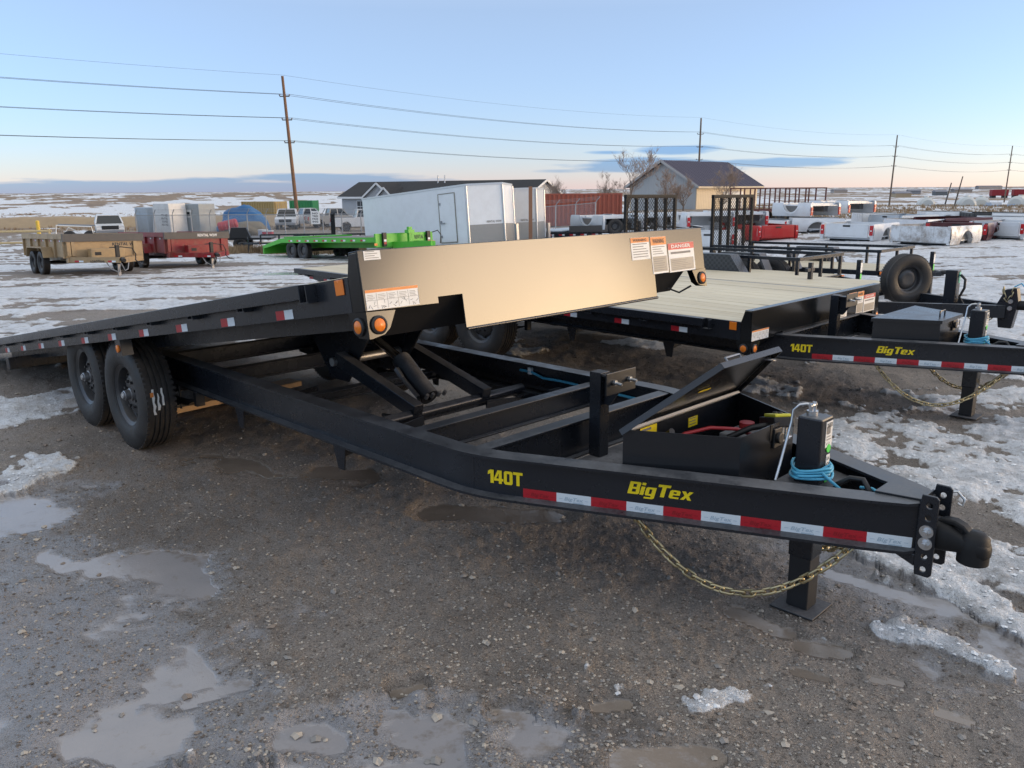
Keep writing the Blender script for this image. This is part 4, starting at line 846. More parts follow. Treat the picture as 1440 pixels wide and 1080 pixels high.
        g = G(); g.tube([(-1.85, .95, 1.19), (-1.82, 1.02, 1.15), (-1.77, 1.08, 1.12), (-1.72, 1.13, 1.16)], .006, 6); g.build('light_wire', BLKPL, t, 60)
    return t
PLM = {}
T1 = flatbed('flatbed_trailer', 'black tilt-deck flatbed trailer with its deck raised and tongue toolbox open', 'trailer', (1.4922, 2.7614, 0), -.7918, -.0082, True, True, '36833')
T2Z = H(3.85, 5.7) + .004
T2 = flatbed('flatbed_trailer', 'black flatbed trailer with level pale wood deck and closed tongue toolbox', 'trailer', (3.826, 5.694, -.026), -.7918, 0., False, False, '36631', sold=True)
# ================================================================ everything behind
YAW = -.7918
def off(p, yaw, fx, ly): return Vector((p.x + math.cos(yaw) * fx - math.sin(yaw) * ly, p.y + math.sin(yaw) * fx + math.cos(yaw) * ly, p.z))
WMS = wheel_meshes(.335, .205, .19)
def simple_wheel(parent, loc, side, wm=WMS, name='wheel'): return wheel(parent, loc, side, wm, False, name)
def slope_rot(x, y, yaw):
    """pitch and roll of the ground along a thing's own axes"""
    c, s = math.cos(yaw), math.sin(yaw); d = 2.
    px = (H(x + c * d, y + s * d) - H(x - c * d, y - s * d)) / (2 * d); py = (H(x - s * d, y + c * d) - H(x + s * d, y - c * d)) / (2 * d)
    return (math.atan(py), -math.atan(px), yaw)
# ---- utility trailers with mesh ramp gates
def expanded():
    if 'expanded_mesh' in MATS: return MATS['expanded_mesh']
    t = NT('expanded_mesh'); t.set((.014, .014, .015), .7, 0, .2); MATS['expanded_mesh'] = t.m; return t.m
def utility(label, nf, yaw, length=3.05, width=1.43, group=None, gate=True, zoff=0):
    """nf: near front corner (x, y) of the rail"""
    c = off(Vector((nf[0], nf[1], 0)), yaw, 0, width / 2); x0, y0 = c.x, c.y
    t = thing('utility_trailer', label, 'trailer', (x0, y0, H(x0, y0) + zoff), slope_rot(x0, y0, yaw), group)
    hw = width / 2; zr, zf = .83, .48
    g = G()
    for sd in (-1, 1): g.bar((0, sd * hw, zr), (-length, sd * hw, zr), .045, .045); g.bar((0, sd * hw, zf), (-length, sd * hw, zf), .05, .075)
    g.bar((0, -hw - .022, zr + .001), (0, hw + .022, zr + .001), .046, .046); g.bar((0, -hw, zf), (0, hw, zf), .05, .075); g.bar((-length, -hw, zf), (-length, hw, zf), .05, .075)
    g.build('frame', BLACK, t)
    for sd in (-1, 1):
        for k in range(5):
            xx = -.02 - (length - .04) * k / 4; g = G(); g.bar((xx, sd * hw, zf + .03), (xx, sd * hw, zr - .02), .04, .04, (1, 0, 0)); g.build('rail_post', BLACK, t)
    g = G(); g.bar((0, 0, zf + .03), (0, 0, zr - .02), .04, .04, (1, 0, 0)); g.build('rail_post', BLACK, t)
    if 'uplank' not in PLM:
        g = G(); g.box(-length + .03, -.03, -.068, .068, -.035, 0); PLM['uplank'] = g.mesh('plank', WOOD)
    for k in range(int(width / .14)): inst(PLM['uplank'], 'plank', t, (0, -hw + .075 + .14 * k, zf + .042))
    g = G(); cz = zf - .02
    for sd in (-1, 1): g.bar((.0, sd * hw, cz), (.72, sd * .04, cz), .05, .07)
    g.build('tongue', BLACK, t); g = G(); g.tube([(.70, 0, cz + .02), (.80, 0, cz + .03), (.88, 0, cz + .01), (.92, 0, cz - .03)], .035, 8); g.build('coupler', BLKPL, t, 50)
    g = G(); g.bar((.52, .12, .02), (.52, .12, .80), .06, .06, (1, 0, 0)); g.build('jack', BLACK, t); g = G().mat(WHITEL).plate((.552, .09, .62), (0, 1, 0), (0, 0, 1), .06, .14); g.mat(GREENL).plate((.552, .095, .50), (0, 1, 0), (0, 0, 1), .05, .1); g.build('stock_tag', None, t)
    for sd in (-1, 1):
        xc = -length * .58; simple_wheel(t, (xc, sd * (hw + .14), .335), sd)
        g = G(); P = [(xc + .50, zf + .02), (xc + .36, .78), (xc - .36, .78), (xc - .50, zf + .02), (xc - .46, zf + .02), (xc - .34, .745), (xc + .34, .745), (xc + .46, zf + .02)]
        ya, yb = sd * (hw + .028), sd * (hw + .26); g.prism(P, 'y', min(ya, yb), max(ya, yb)); g.build('fender', paint('grey_black_fender', (.05, .055, .065), .35), t)
    g = G(); g.cyl((-length * .58, -hw - .1, .335), (-length * .58, hw + .1, .335), .03, n=10); g.build('axle', BLACK, t)
    for sd in (-1, 1):
        g = G().mat(AMBER); g.box(.03, .045, sd * hw - .04, sd * hw + .04, zf - .02, zf + .03); g.build('marker_light', None, t)
    if gate:
        gh = 1.25; g = G(); xg = -length - .04
        g.bar((xg, -hw, zf + .02), (xg, -hw, zf + gh), .05, .05, (1, 0, 0)); g.bar((xg, hw, zf + .02), (xg, hw, zf + gh), .05, .05, (1, 0, 0)); g.bar((xg, -hw - .025, zf + gh), (xg, hw + .025, zf + gh), .06, .06); g.bar((xg, -hw, zf + .04), (xg, hw, zf + .04), .05, .05); gt = g.build('ramp_gate', GATEB, t)
        for k in range(1, 5):
            yy = -hw + width * k / 5; g = G(); g.bar((xg, yy, zf + .06), (xg, yy, zf + gh - .03), .04, .05, (1, 0, 0)); g.build('gate_bar', GATEB, gt)
        g = G(); n = int(width / .07); m = int(gh / .07)
        for k in range(-m, n):
            a = max(0, k); b = min(n, k + m)
            if b <= a: continue
            for dd in (0, 1):
                p0 = (xg + .03, -hw + a * .07, zf + .05 + (a - k) * .07); p1 = (xg + .03, -hw + b * .07, zf + .05 + (b - k) * .07)
                if dd: p0 = (p0[0], p0[1], zf + .05 + gh - .05 - (a - k) * .07); p1 = (p1[0], p1[1], zf + .05 + gh - .05 - (b - k) * .07)
                g.bar(p0, p1, .005, .005)
        mo = g.build('gate_mesh', expanded(), gt); mo['kind'] = 'stuff'
    return t
utility('black utility trailer with pipe rails just behind the low wood-deck trailer', (4.10, 11.4), YAW, group='utility trailers with ramp gates')
utility('black utility trailer with pipe rails parked beside the white pickup beds', (5.94, 12.9), YAW, group='utility trailers with ramp gates')

# ---- low equipment trailer with tread-plate fender and spare tyre
def equipment():
    x0, y0 = 5.19, 8.25
    t = thing('equipment_trailer', 'low black trailer with tread-plate fenders, wood deck and upright spare tyre on its tongue', 'trailer', (x0, y0, H(x0, y0)), slope_rot(x0, y0, YAW))
    xf, L_, hw, zd = -1.55, 5.3, 1.02, .64; LT = 1.55
    g = G()
    for sd in (-1, 1):
        g.bar((xf, sd * hw, zd - .07), (xf - L_, sd * hw, zd - .07), .06, .13); g.bar((xf + .02, sd * .80, zd - .13), (-.02, sd * .05, zd - .13), .06, .13)
    g.bar((xf, -hw, zd - .07), (xf, hw, zd - .07), .07, .13); g.build('frame', BLACK, t)
    npl = 11; pw = 2 * hw / npl
    g = G(); g.box(xf - L_ + .04, xf - .04, -pw / 2 + .003, pw / 2 - .003, -.04, 0); me = g.mesh('plank', WOOD)
    for k in range(npl): inst(me, 'plank', t, (0, -hw + pw * (k + .5), zd + .004))
    for sd in (-1, 1):
        for k in range(6):
            g = G(); p = Vector((-.02, sd * .05, 0)).lerp(Vector((xf, sd * .80, 0)), .12 + .1 * k); q = Vector((-.02, sd * .05, 0)).lerp(Vector((xf, sd * .80, 0)), .22 + .1 * k); n = Vector((0, sd * .032, 0)); a, b = (q, p) if sd < 0 else (p, q)
            ex = (b - a); g.mat(RED_R if k % 2 else WHITE_R).plate(a + n + Vector((0, 0, zd - .19)), ex, (0, 0, 1), ex.length, .05, .002); g.build('tape_segment', None, t)
    for sd in (-1, 1):
        xc = xf - 3.0; ya, yb = sd * (hw + .032), sd * (hw + .27)
        P = [(xc + .92, zd - .12), (xc + .66, zd + .24), (xc - .66, zd + .24), (xc - .92, zd - .12), (xc - .88, zd - .12), (xc - .64, zd + .20), (xc + .64, zd + .20), (xc + .88, zd - .12)]
        g = G(); g.prism(P, 'y', min(ya, yb), max(ya, yb)); y2 = sd * (hw + .03); g.prism([(xc + .90, zd - .12), (xc + .65, zd + .23), (xc - .65, zd + .23), (xc - .90, zd - .12)], 'y', min(y2, y2 + sd * .006), max(y2, y2 + sd * .006))
        tp = NT('tread_plate'); v = tp.coord('Object', (26, 26, 26)); ch = tp.n('ShaderNodeTexChecker'); ch.inputs['Scale'].default_value = 1.0; tp.l(v, ch.inputs['Vector']); tp.set(tp.mix(ch.outputs['Fac'], (.028, .03, .035), (.05, .055, .062)), .35); tp.bump(ch.outputs['Fac'], .5, .004)
        g.build('fender', tp.m, t)
        for dx in (-.38, .38): simple_wheel(t, (xc + dx, sd * (hw + .14), .335), sd)
    # spare tyre on its mount, lunette of jack and coupler
    g = G(); g.bar((-1.42, .46, zd - .08), (-1.42, .46, zd + .22), .06, .06, (1, 0, 0)); g.build('spare_post', BLACK, t)
    sw_ = simple_wheel(t, (-1.20, .46, zd + .10), -1, WMS, 'spare_wheel'); sw_.rotation_euler = (0, 0, R(55)); sw_.scale = (.87, .87, .87)
    g = G(); g.box(-.62, -.50, -.06, .06, zd - .30, zd + .27); jk = g.build('jack', BLACK, t, bevel=.006); g = G(); g.tube([(-.49, .02, zd + .22), (-.44, .02, zd + .17), (-.44, .02, zd + .08), (-.48, .02, zd - .02), (-.42, .02, zd - .12)], .014, 8); g.build('jack_handle', BLKPL, jk, 50); g = G().mat(flat('teal_label', (.05, .45, .36), .5)).plate((-.4985, -.005, zd + .13), (0, 1, 0), (0, 0, 1), .05, .12); g.build('stock_tag', None, jk)
    g = G(); g.box(-.60, -.52, -.045, .045, .0, zd - .2); g.build('jack_leg', BLACK, jk)
    g = G(); g.prism([(-.06, zd - .30), (.06, zd - .30), (.10, zd - .02), (.07, zd + .12), (-.03, zd + .10), (-.10, zd - .06)], 'y', -.055, .055); cp = g.build('coupler_channel', BLACK, t, bevel=.004)
    g = G(); g.tube([(.08, 0, zd - .06), (.16, 0, zd - .06), (.24, 0, zd - .08), (.30, 0, zd - .10)], .05, 10, radii=[.05, .05, .05, .045]); g.build('ball_coupler', MATS['cast_black'], cp, 50)
    for zz in (-.02, -.09): g = G(); g.cyl((.03, -.056, zd + zz), (.03, -.075, zd + zz), .022, n=14); g.build('coupler_bolt', STEEL, cp, 40)
    chain(t, (-.05, -.05, zd + .10), (.05, -.05, zd + .12), .12, 10); chain(t, (-.35, -.16, zd - .16), (-.06, .0, zd - .1), .12, 10)
    g = G(); g.tube([(.02, .05, zd + .12), (.08, .06, zd + .16), (.14, .05, zd + .10), (.16, .03, zd + .0)], .008, 6); g.build('brake_cable', BLUEC, t, 50)
    g = G(); g.bar((xf - .9, .62, zd + .004), (xf - .9, .62, zd + .22), .05, .05, (1, 0, 0)); g.bar((xf - .9, .50, zd + .13), (xf - .9, .70, zd + .13), .04, .04); g.build('winch_post', BLACK, t)
    return t
equipment()

# ---- dump trailers
def dump(label, u, Y, col, top, word, wordcol, brand):
    p = on_ground(u, Y); pm = paint(top + '_dump_paint', col, .42, .3, var=.3, dirt=.55, scale=2.)
    t = thing('dump_trailer', label, 'trailer', p, slope_rot(p.x, p.y, YAW), 'rental dump trailers'); L_, hw = 4.2, 1.05; t.scale = (.92, .92, .95)
    zf, z1 = .50, 1.16
    g = G(); g.box(-L_, 0, -hw, hw, zf + .02, zf + .06); g.box(-.03, 0, -hw, hw, zf + .06, z1 - .20); g.box(-L_, -L_ + .04, -hw, hw, zf + .06, z1 - .02)
    for sd in (-1, 1): y0, y1 = sd * hw, sd * (hw - .03); g.box(-L_ + .04, -.03, min(y0, y1), max(y0, y1), zf + .06, z1)
    body = g.build('dump_body', pm, t)
    for sd in (-1, 1):
        for k in range(6):
            x_ = -.06 - k * .82; g = G(); y0, y1 = sd * (hw + .0005), sd * (hw + .06); g.box(x_ - .06, x_, min(y0, y1), max(y0, y1), zf + .0, z1 - .14); g.build('side_rib', pm, body)
        g = G(); y0, y1 = sd * (hw + .0005), sd * (hw + .07); g.box(-L_, 0, min(y0, y1), max(y0, y1), z1 - .135, z1 + .01); g.build('top_rail', pm, body)
        for k in range(4):
            g = G(); x_ = -.55 - k * .82; a = (x_ - .1, sd * (hw + .002), z1 - .21); ex = (1, 0, 0) if sd < 0 else (-1, 0, 0); a = a if sd < 0 else (x_ + .1, a[1], a[2]); g.mat(RED_R).plate(a, ex, (0, 0, 1), .1, .05); g.mat(WHITE_R).plate(Vector(a) + Vector(ex) * .1, ex, (0, 0, 1), .1, .05); g.build('reflector_tape', None, body)
    tb = paint('grey_top_board', (.085, .08, .078), .5, .3, var=.4); g = G(); g.box(-.05, .05, -hw - .07, hw + .07, z1 - .205, z1 + .012); g.build('front_board', tb, body)
    for y_ in (-.86, -.98, .86): g = G(); g.box(.0005, .05, y_ - .05, y_ + .05, zf + .06, z1 - .21); g.build('front_rib', pm, body)
    g = G(); g.mat(wordcol); z_ = (z1 - .13) if wordcol is WHITEL else z1 - .33
    g.text(word, (.052 if wordcol is WHITEL else .004, .0 if wordcol is WHITEL else .22, z_), (0, 1, 0), (0, 0, 1), .085, .03, width=.68); g.build('rental_lettering', None, body)
    g = G()
    for sd in (-1, 1): g.bar((-L_ + .2, sd * .5, zf - .07), (-.2, sd * .5, zf - .07), .06, .16); g.bar((.10, sd * .98, zf - .04), (1.35, sd * .06, zf - .04), .06, .15)
    g.box(-.06, .10, -hw, hw, zf - .12, zf + .01); fr = g.build('frame', pm, t)
    ex = Vector((1.25, .92, 0)).normalized()
    g = G(); o_ = Vector((.10, -.98, zf - .1)) + ex * .15 + Vector((.022, -.030, 0)); g.mat(RED_R).plate(o_, ex, (0, 0, 1), .14, .045); g.mat(WHITE_R).plate(o_ + ex * .14, ex, (0, 0, 1), .14, .045); g.mat(RED_R).plate(o_ + ex * 1.05, ex, (0, 0, 1), .12, .045); g.mat(WHITE_R).plate(o_ + ex * 1.17, ex, (0, 0, 1), .12, .045)
    if brand: g.mat(INK).text(brand, o_ + ex * .50 + Vector((0, 0, -.005)) + Vector((.003, -.004, 0)), ex, (0, 0, 1), .06, .03, width=.46)
    g.build('frame_markings', None, fr)
    g = G(); g.box(.13, .45, -.52, .40, zf + .012, zf + .26); bx = g.build('pump_box', pm, t, bevel=.01); g = G().mat(BLKPL); g.box(.4505, .456, -.42, -.25, zf + .08, zf + .17); g.build('vent', None, bx)
    g = G(); g.box(.98, 1.08, -.05, .05, zf - .16, zf + .36); jk = g.build('jack', BLKPL, t, bevel=.006); g = G(); g.box(.995, 1.065, -.035, .035, .0, zf - .14); g.build('jack_leg', DSTEEL, jk)
    g = G(); g.tube([(1.0, -.2, zf + .30), (1.03, .1, zf + .31), (1.0, .42, zf + .27), (.98, .52, zf + .1), (.98, .5, zf - .06), (1.0, .62, zf - .18), (.96, .80, zf - .2)], .016, 6); g.build('hose', BLKPL, t, 50)
    g = G(); g.tube([(1.30, 0, zf - .02), (1.42, 0, zf - .02), (1.52, 0, zf - .05)], .055, 10); g.build('coupler', BLKPL, t, 50)
    g = G(); g.tube([(.95, -.3, zf - .1), (1.05, -.22, .22), (1.15, -.05, .12), (1.25, .0, zf - .12)], .016, 6); g.tube([(1.25, 0, zf - .12), (1.2, .1, .16), (1.1, .22, .2), (1.0, .3, zf - .1)], .016, 6); g.build('safety_chain', DSTEEL, t, 50)
    for sd in (-1, 1):
        for dx in (-1.75, -2.58): simple_wheel(t, (dx, sd * (hw + .15), .335), sd)
        P = [(-1.22, .50), (-1.36, .80), (-2.95, .80), (-3.1, .50), (-3.06, .50), (-2.93, .765), (-1.38, .765), (-1.26, .50)]; ya, yb = sd * (hw + .005), sd * (hw + .28); g = G(); g.prism(P, 'y', min(ya, yb), max(ya, yb)); g.build('fender', pm, t)
    g = G(); g.cyl((-1.75, -hw, .335), (-1.75, hw, .335), .04, n=10); g.cyl((-2.58, -hw, .335), (-2.58, hw, .335), .04, n=10); g.build('axle', BLKPL, t)
    return t
dump('tan rental dump trailer with grey top board and dirty wheels', 136, 21.9, (.42, .29, .15), 'tan', 'RENTAL W2', INK, 'LOADTRAIL')
dump('dark red rental dump trailer with white lettering on its grey top board', 270, 25.2, (.26, .012, .02), 'red', 'RENTAL W2W', WHITEL, None)

# ---- green deck-over
def green_flatbed():
    gm = paint('lime_green_paint', (.085, .50, .035), .4, .25, var=.25, dirt=.15)
    p = on_ground(566, 28.4); t = thing('deckover_trailer', 'lime green deck-over trailer with grey worn deck and black tandem wheels', 'trailer', p, slope_rot(p.x, p.y, YAW)); L_, hw, zd = 7.9, 1.25, .86
    g = G()
    for sd in (-1, 1):
        y0, y1 = sd * hw, sd * (hw - .06); g.prism([(0, zd), (-L_ + 1.5, zd), (-L_, zd - .28), (-L_, zd - .40), (-L_ + 1.5, zd - .17), (0, zd - .17)], 'y', min(y0, y1), max(y0, y1)); g.bar((0, sd * .5, zd - .28), (-L_ + 1.3, sd * .5, zd - .28), .1, .22); g.bar((0.05, sd * .5, zd - .28), (1.6, sd * .05, zd - .28), .1, .22)
    g.box(-L_ - .04, -L_ + .04, -hw, hw, zd - .62, zd - .28); g.build('frame', gm, t)
    wm = flat('worn_grey_wood', (.22, .21, .205), .8); pw = 2 * (hw - .065) / 12; g = G(); g.box(-L_ + 1.5, -.05, -pw / 2 + .004, pw / 2 - .004, -.04, 0); me = g.mesh('plank', wm)
    for k in range(12): inst(me, 'plank', t, (0, -hw + .065 + pw * (k + .5), zd + .006))
    g = G(); g.prism([(-L_ + 1.5, zd), (-L_, zd - .28), (-L_, zd - .32), (-L_ + 1.5, zd - .04)], 'y', -hw + .065, hw - .065); g.build('dovetail', gm, t)
    for sd in (-1, 1): g = G(); g.M = Matrix.Translation((-L_ + 1.55, sd * .72, zd + .03)); g.box(0, 1.4, -.42, .42, -.02, .03); g.build('ramp', gm, t)
    g = G(); g.box(-.02, .06, -hw, hw, zd - .34, zd + .12); hb = g.build('headboard', gm, t, bevel=.006)
    g = G(); g.mat(INK).text('RENTAL W2W', (.064, .42, zd - .10), (0, 1, 0), (0, 0, 1), .13, .03, width=.72); g.build('rental_lettering', None, hb)
    for y_ in (-.92, 1.0):
        g = G(); g.mat(BLKPL).box(.062, .16, y_ - .07, y_ + .07, zd - .32, zd + .15); g.mat(WHITE_R).plate((.161, y_ - .05, zd - .15), (0, 1, 0), (0, 0, 1), .1, .07); g.mat(RED_R).plate((.161, y_ - .05, zd - .24), (0, 1, 0), (0, 0, 1), .1, .07); g.build('jack', None, t)
    g = G(); g.box(.3, .42, -.08, .06, zd - .3, zd + .32); g.box(.25, .47, -.14, .12, zd + .10, zd + .22); g.build('spare_bracket', gm, t)
    g = G(); g.tube([(.2, 1.12, zd + .1), (.3, 1.3, zd + .16), (.35, 1.4, zd), (.35, 1.36, zd - .3)], .02, 6); g.build('hose', BLKPL, t, 50)
    for sd in (-1, 1):
        for k in range(9):
            g = G(); x_ = -.7 - .62 * k; ex = (1, 0, 0) if sd < 0 else (-1, 0, 0); a = Vector((x_, sd * (hw + .002), zd - .13)); g.mat(RED_R).plate(a - Vector(ex) * .15, ex, (0, 0, 1), .15, .06); g.mat(WHITE_R).plate(a, ex, (0, 0, 1), .15, .06); g.build('reflector_tape', None, t)
        for dx in (-4.95, -5.82): wheel(t, (dx, sd * 1.06, .385), sd, WM, False)
        g = G().mat(AMBER); g.box(.061, .075, sd * hw - .06, sd * hw + .06, zd - .28, zd - .2); g.build('marker_light', None, t)
    g = G(); g.cyl((-4.95, -1, .385), (-4.95, 1, .385), .05, n=10); g.cyl((-5.82, -1, .385), (-5.82, 1, .385), .05, n=10); g.build('axle', BLKPL, t)
    g = G(); g.box(-.3, -.2, .3, .4, .0, zd - .3); g.build('stand', BLKPL, t)
green_flatbed()

# ---- enclosed cargo trailers
def enclosed(label, u, Y, dz, tone, pitch=0.):
    p = on_ground(u, Y); c = off(p, YAW, 0, 1.05); r_ = slope_rot(c.x, c.y, YAW)
    t = thing('cargo_trailer', label, 'trailer', (c.x, c.y, H(c.x, c.y)), (r_[0], r_[1] + pitch, r_[2]), 'enclosed cargo trailers'); t.scale = (1.13, 1.13, 1.10); c = c; L_, hw, zb, zt_, vn = 5.9, 1.05, .44, 2.38 + dz, .60
    wm = paint('cargo_white_' + str(tone), tuple(x * tone for x in (.78, .80, .82)), .38, .1, var=.1, dirt=.08, scale=1.2); al = flat('aluminium_trim', (.6, .6, .6), .35, .7); gg = flat('gravel_guard', (.34, .33, .31), .5, .4)
    pl = [(-L_, -hw), (0, -hw), (vn, 0), (0, hw), (-L_, hw)]; g = G(); g.prism(pl, 'z', zb, zt_); body = g.build('body', wm, t, bevel=.03)
    k = 1.004; g = G(); g.prism([(-L_ - .012, -hw - .012), (0.005, -hw - .012), (vn + .02, 0), (0.005, hw + .012), (-L_ - .012, hw + .012)], 'z', zt_ - .05, zt_ + .015); g.build('roof_trim', al, body)
    g = G(); g.prism([(0.003, -hw - .008), (vn + .014, 0), (0.003, hw + .008), (-.03, hw - .02), (-.03, -hw + .02)], 'z', zb - .01, zb + .61); g.build('stone_guard', gg, body)
    for tx, ty, tr in ((vn + .004, 0, .035), (0, -hw, .045), (0, hw, .045)): g = G(); g.cyl((tx, ty, zb), (tx, ty, zt_ - .06), tr, n=10); g.build('corner_trim', al, body, 40)
    x0, x1 = -1.42, -.58; g = G(); g.box(x0, x1, -hw - .012, -hw - .002, zb + .08, zb + 1.72); dr = g.build('side_door', wm, body)
    g = G()
    for a, b in (((x0, zb + .08), (x0, zb + 1.72)), ((x1, zb + .08), (x1, zb + 1.72)), ((x0, zb + 1.72), (x1, zb + 1.72)), ((x0, zb + .08), (x1, zb + .08))): g.bar((a[0], -hw - .012, a[1]), (b[0], -hw - .012, b[1]), .03, .02, (0, 1, 0))
    g.build('door_frame', flat('door_trim', (.30, .28, .24), .4, .5), dr); g = G(); g.box(x0 + .06, x0 + .12, -hw - .04, -hw - .013, zb + .72, zb + .82); g.bar((x0 + .1, -hw - .05, zb + .74), (x0 + .3, -hw - .05, zb + .74), .02, .03); g.box(x0 + .02, x0 + .10, -hw - .03, -hw - .013, zb + 1.35, zb + 1.43); g.box(x0 + .02, x0 + .10, -hw - .03, -hw - .013, zb + .25, zb + .33); g.build('door_latch', DSTEEL, dr)
    ex = Vector((vn, hw, 0)).normalized(); g = G(); g.mat(GREYINK).text('RENTAL W2W', Vector((0, -hw, zb + .66)) + ex * .62 + Vector((.012, -.008, 0)), ex, (0, 0, 1), .07, .02, width=.5); g.build('rental_lettering', None, body)
    g = G()
    for sd in (-1, 1): g.bar((-.4, sd * .7, zb - .06), (1.45, sd * .05, zb - .06), .06, .12)
    g.bar((-L_, -.8, zb - .06), (-.2, -.8, zb - .06), .06, .11); g.bar((-L_, .8, zb - .06), (-.2, .8, zb - .06), .06, .11); g.build('frame', BLKPL, t)
    for sd in (-1, 1):
        for dx in (-2.9, -3.7): simple_wheel(t, (dx, sd * (hw - .1), .335), sd)
    g = G(); g.box(1.1, 1.2, -.05, .05, 0, 1.0); g.build('jack', DSTEEL, t)
    for q in ((-.4, -hw), (-.4, hw)): pass
    return t
enclosed('white enclosed cargo trailer with side door and V nose behind the green trailer', 664, 29.8, 0., 1.0, R(-2.2))
enclosed('dull white enclosed cargo trailer mostly hidden behind the clean one, rusty post beside', 713, 32.4, -.12, .72)
p = on_ground(746, 31.2); g = G(); g.bar((0, 0, 0), (0, 0, 2.5), .14, .14, (1, 0, 0)); g.box(-.16, .16, -.16, .16, -.05, .06); tag(g.build('steel_post', paint('rusty_post', (.28, .13, .07), .6, .2, dirt=.5), loc=p), 'rusty brown square steel post beside the cargo trailers', 'post')

# ---- pickup beds
def bed_meshes():
    D = {}
    def side():
        g = G(); n = 14; xc, ra = -.02, .42
        bot = [(-1.08, .10), (-1.06, .04)] + [(xc - ra, .04)] + [(xc - ra * math.cos(math.pi * i / n), .04 + ra * .98 * math.sin(math.pi * i / n)) for i in range(1, n)] + [(xc + ra, .04), (1.02, .04), (1.02, .58)]
        topl = [(1.02, .62), (-1.06, .60), (-1.09, .45)]; poly = bot + topl; m = len(poly)
        def bul(z): return .055 * math.sin(max(0, min(1, (z - .02) / .6)) * math.pi) ** .6
        vs = [(x, -.94 - bul(z), z) for x, z in poly] + [(x, -.86, z) for x, z in poly]
        # split the outer face at mid height for a curved panel
        cx = [(x, -.94 - bul(z), z) for x, z in poly]
        fs = [(i, (i + 1) % m, m + (i + 1) % m, m + i) for i in range(m)]; g.add(vs, fs)
        k = len(g.v)
        # outer skin as fan of strips between arch and top
        xs = sorted(set([-1.08, -.8, -.6, xc - ra] + [xc - ra * math.cos(math.pi * i / n) for i in range(1, n)] + [xc + ra, .65, .85, 1.02]))
        def lo(x): return .04 if abs(x - xc) >= ra else .04 + ra * .98 * math.sqrt(max(0, 1 - ((x - xc) / ra) ** 2))
        rows = 7; grid = []
        for x in xs:
            l = lo(x); h = .60 + .02 * (x + 1.08) / 2.1
            for j in range(rows):
                z = l + (h - l) * j / (rows - 1); arch = .035 * math.exp(-((math.hypot(x - xc, z - .04) - ra - .04) / .06) ** 2); grid.append((x, -.945 - bul(z) - arch, z))
        f2 = [(i * rows + j, (i + 1) * rows + j, (i + 1) * rows + j + 1, i * rows + j + 1) for i in range(len(xs) - 1) for j in range(rows - 1)]
        g.add(grid, f2); return g
    return side
BEDSIDE = bed_meshes()()
def bed(label, u, Y, yaw, col='w', inv=False, lift=0., tailgate=True, stand=False, dirt=False, lamps=True, side=False, loc=None, dark=False):
    cols = {'w': (.70, .72, .74), 'b': (.50, .56, .62), 'r': (.42, .015, .02), 'm': (.07, .008, .012), 'k': (.02, .022, .025)}
    pm = paint('bed_paint_' + col + ('d' if dirt else ''), cols[col], .3, .3, dustcol=(.5, .5, .5), var=.12, dirt=.75 if dirt else .12, scale=1.5)
    p = loc if loc is not None else on_ground(u, Y); base = p.z + lift
    t = thing('truck_bed', label, 'truck bed', (p.x, p.y, base), (0, 0, yaw), 'salvaged pickup truck beds')
    if inv: t.rotation_euler = (math.pi, 0, yaw); t.location.z = base + .66
    if side: t.rotation_euler = (R(82), 0, yaw); t.location.z = base + .9
    for sd in (-1, 1):
        g = G(); g.v = [(x, y * -sd, z) for x, y, z in BEDSIDE.v]; g.f = [f if sd < 0 else f[::-1] for f in BEDSIDE.f]; g.mi = [0] * len(g.f); g.build('side_panel', pm, t, 40)
    liner = flat('bed_underside', (.16, .155, .15), .6); g = G(); g.box(-1.02, 1.0, -.86, .86, .13, .17)
    
    for k in range(4): g.box(-.9 + k * .55, -.8 + k * .55, -.8, .8, .06, .1295)
    g.build('floor', pm if not dark else liner, t); 
    for sd in (-1, 1): g = G(); g.box(-.50, .46, min(sd * .60, sd * .855), max(sd * .60, sd * .855), .171, .44); g.build('wheel_house', liner, t)
    g = G(); g.box(.985, 1.03, -.93, .93, .10, .60)
    for k in range(5): g.box(1.0305, 1.042, -.8 + .36 * k, -.64 + .36 * k, .16, .56)
    g.build('front_wall', pm, t)
    if tailgate:
        g = G(); g.box(-1.095, -1.045, -.78, .78, .13, .61); tg = g.build('tailgate', pm, t, bevel=.012); g = G(); g.box(-1.102, -1.0955, -.66, .66, .20, .50); g.build('tailgate_panel', pm, tg, bevel=.004); g = G().mat(BLKPL); g.box(-1.112, -1.1025, -.13, .13, .50, .56); g.build('tailgate_handle', None, tg)
        if dark: pass
    if lamps:
        for sd in (-1, 1):
            g = G().mat(flat('tail_lamp_red', (.50, .02, .025), .25)); y0, y1 = sd * .835, sd * .955; g.box(-1.115, -1.06, min(y0, y1), max(y0, y1), .22, .56); lp = g.build('tail_lamp', None, t, bevel=.012); g = G().mat(WHITEL); g.box(-1.118, -1.112, min(y0, y1) + .035, max(y0, y1) - .035, .36, .40); g.build('reverse_lens', None, lp)
    if stand or not inv:
        g = G().mat(HOLE); 
        for sx_ in (-.75, .7): g.box(sx_ - .12, sx_ + .12, -.7, .7, -.04, .0595)
        g.build('skid', flat('dark_skid', (.05, .04, .035), .8), t)
    return t
R_ = R
bed('white pickup bed with full tailgate, red lamps and wheel arch, on the snow', 1215, 29.6, R_(42), stand=True)
bed('white pickup bed with muddy front wall, behind the spare tyre on the snow bank', 1322, 26.6, R_(-143), dirt=True, lamps=False, tailgate=False)
bed('dark maroon pickup bed beside the muddy white one', 1362, 28.6, R_(48), 'm')
bed('white pickup bed with dark open wheel arches right of the maroon bed', 1432, 28.8, R_(30))
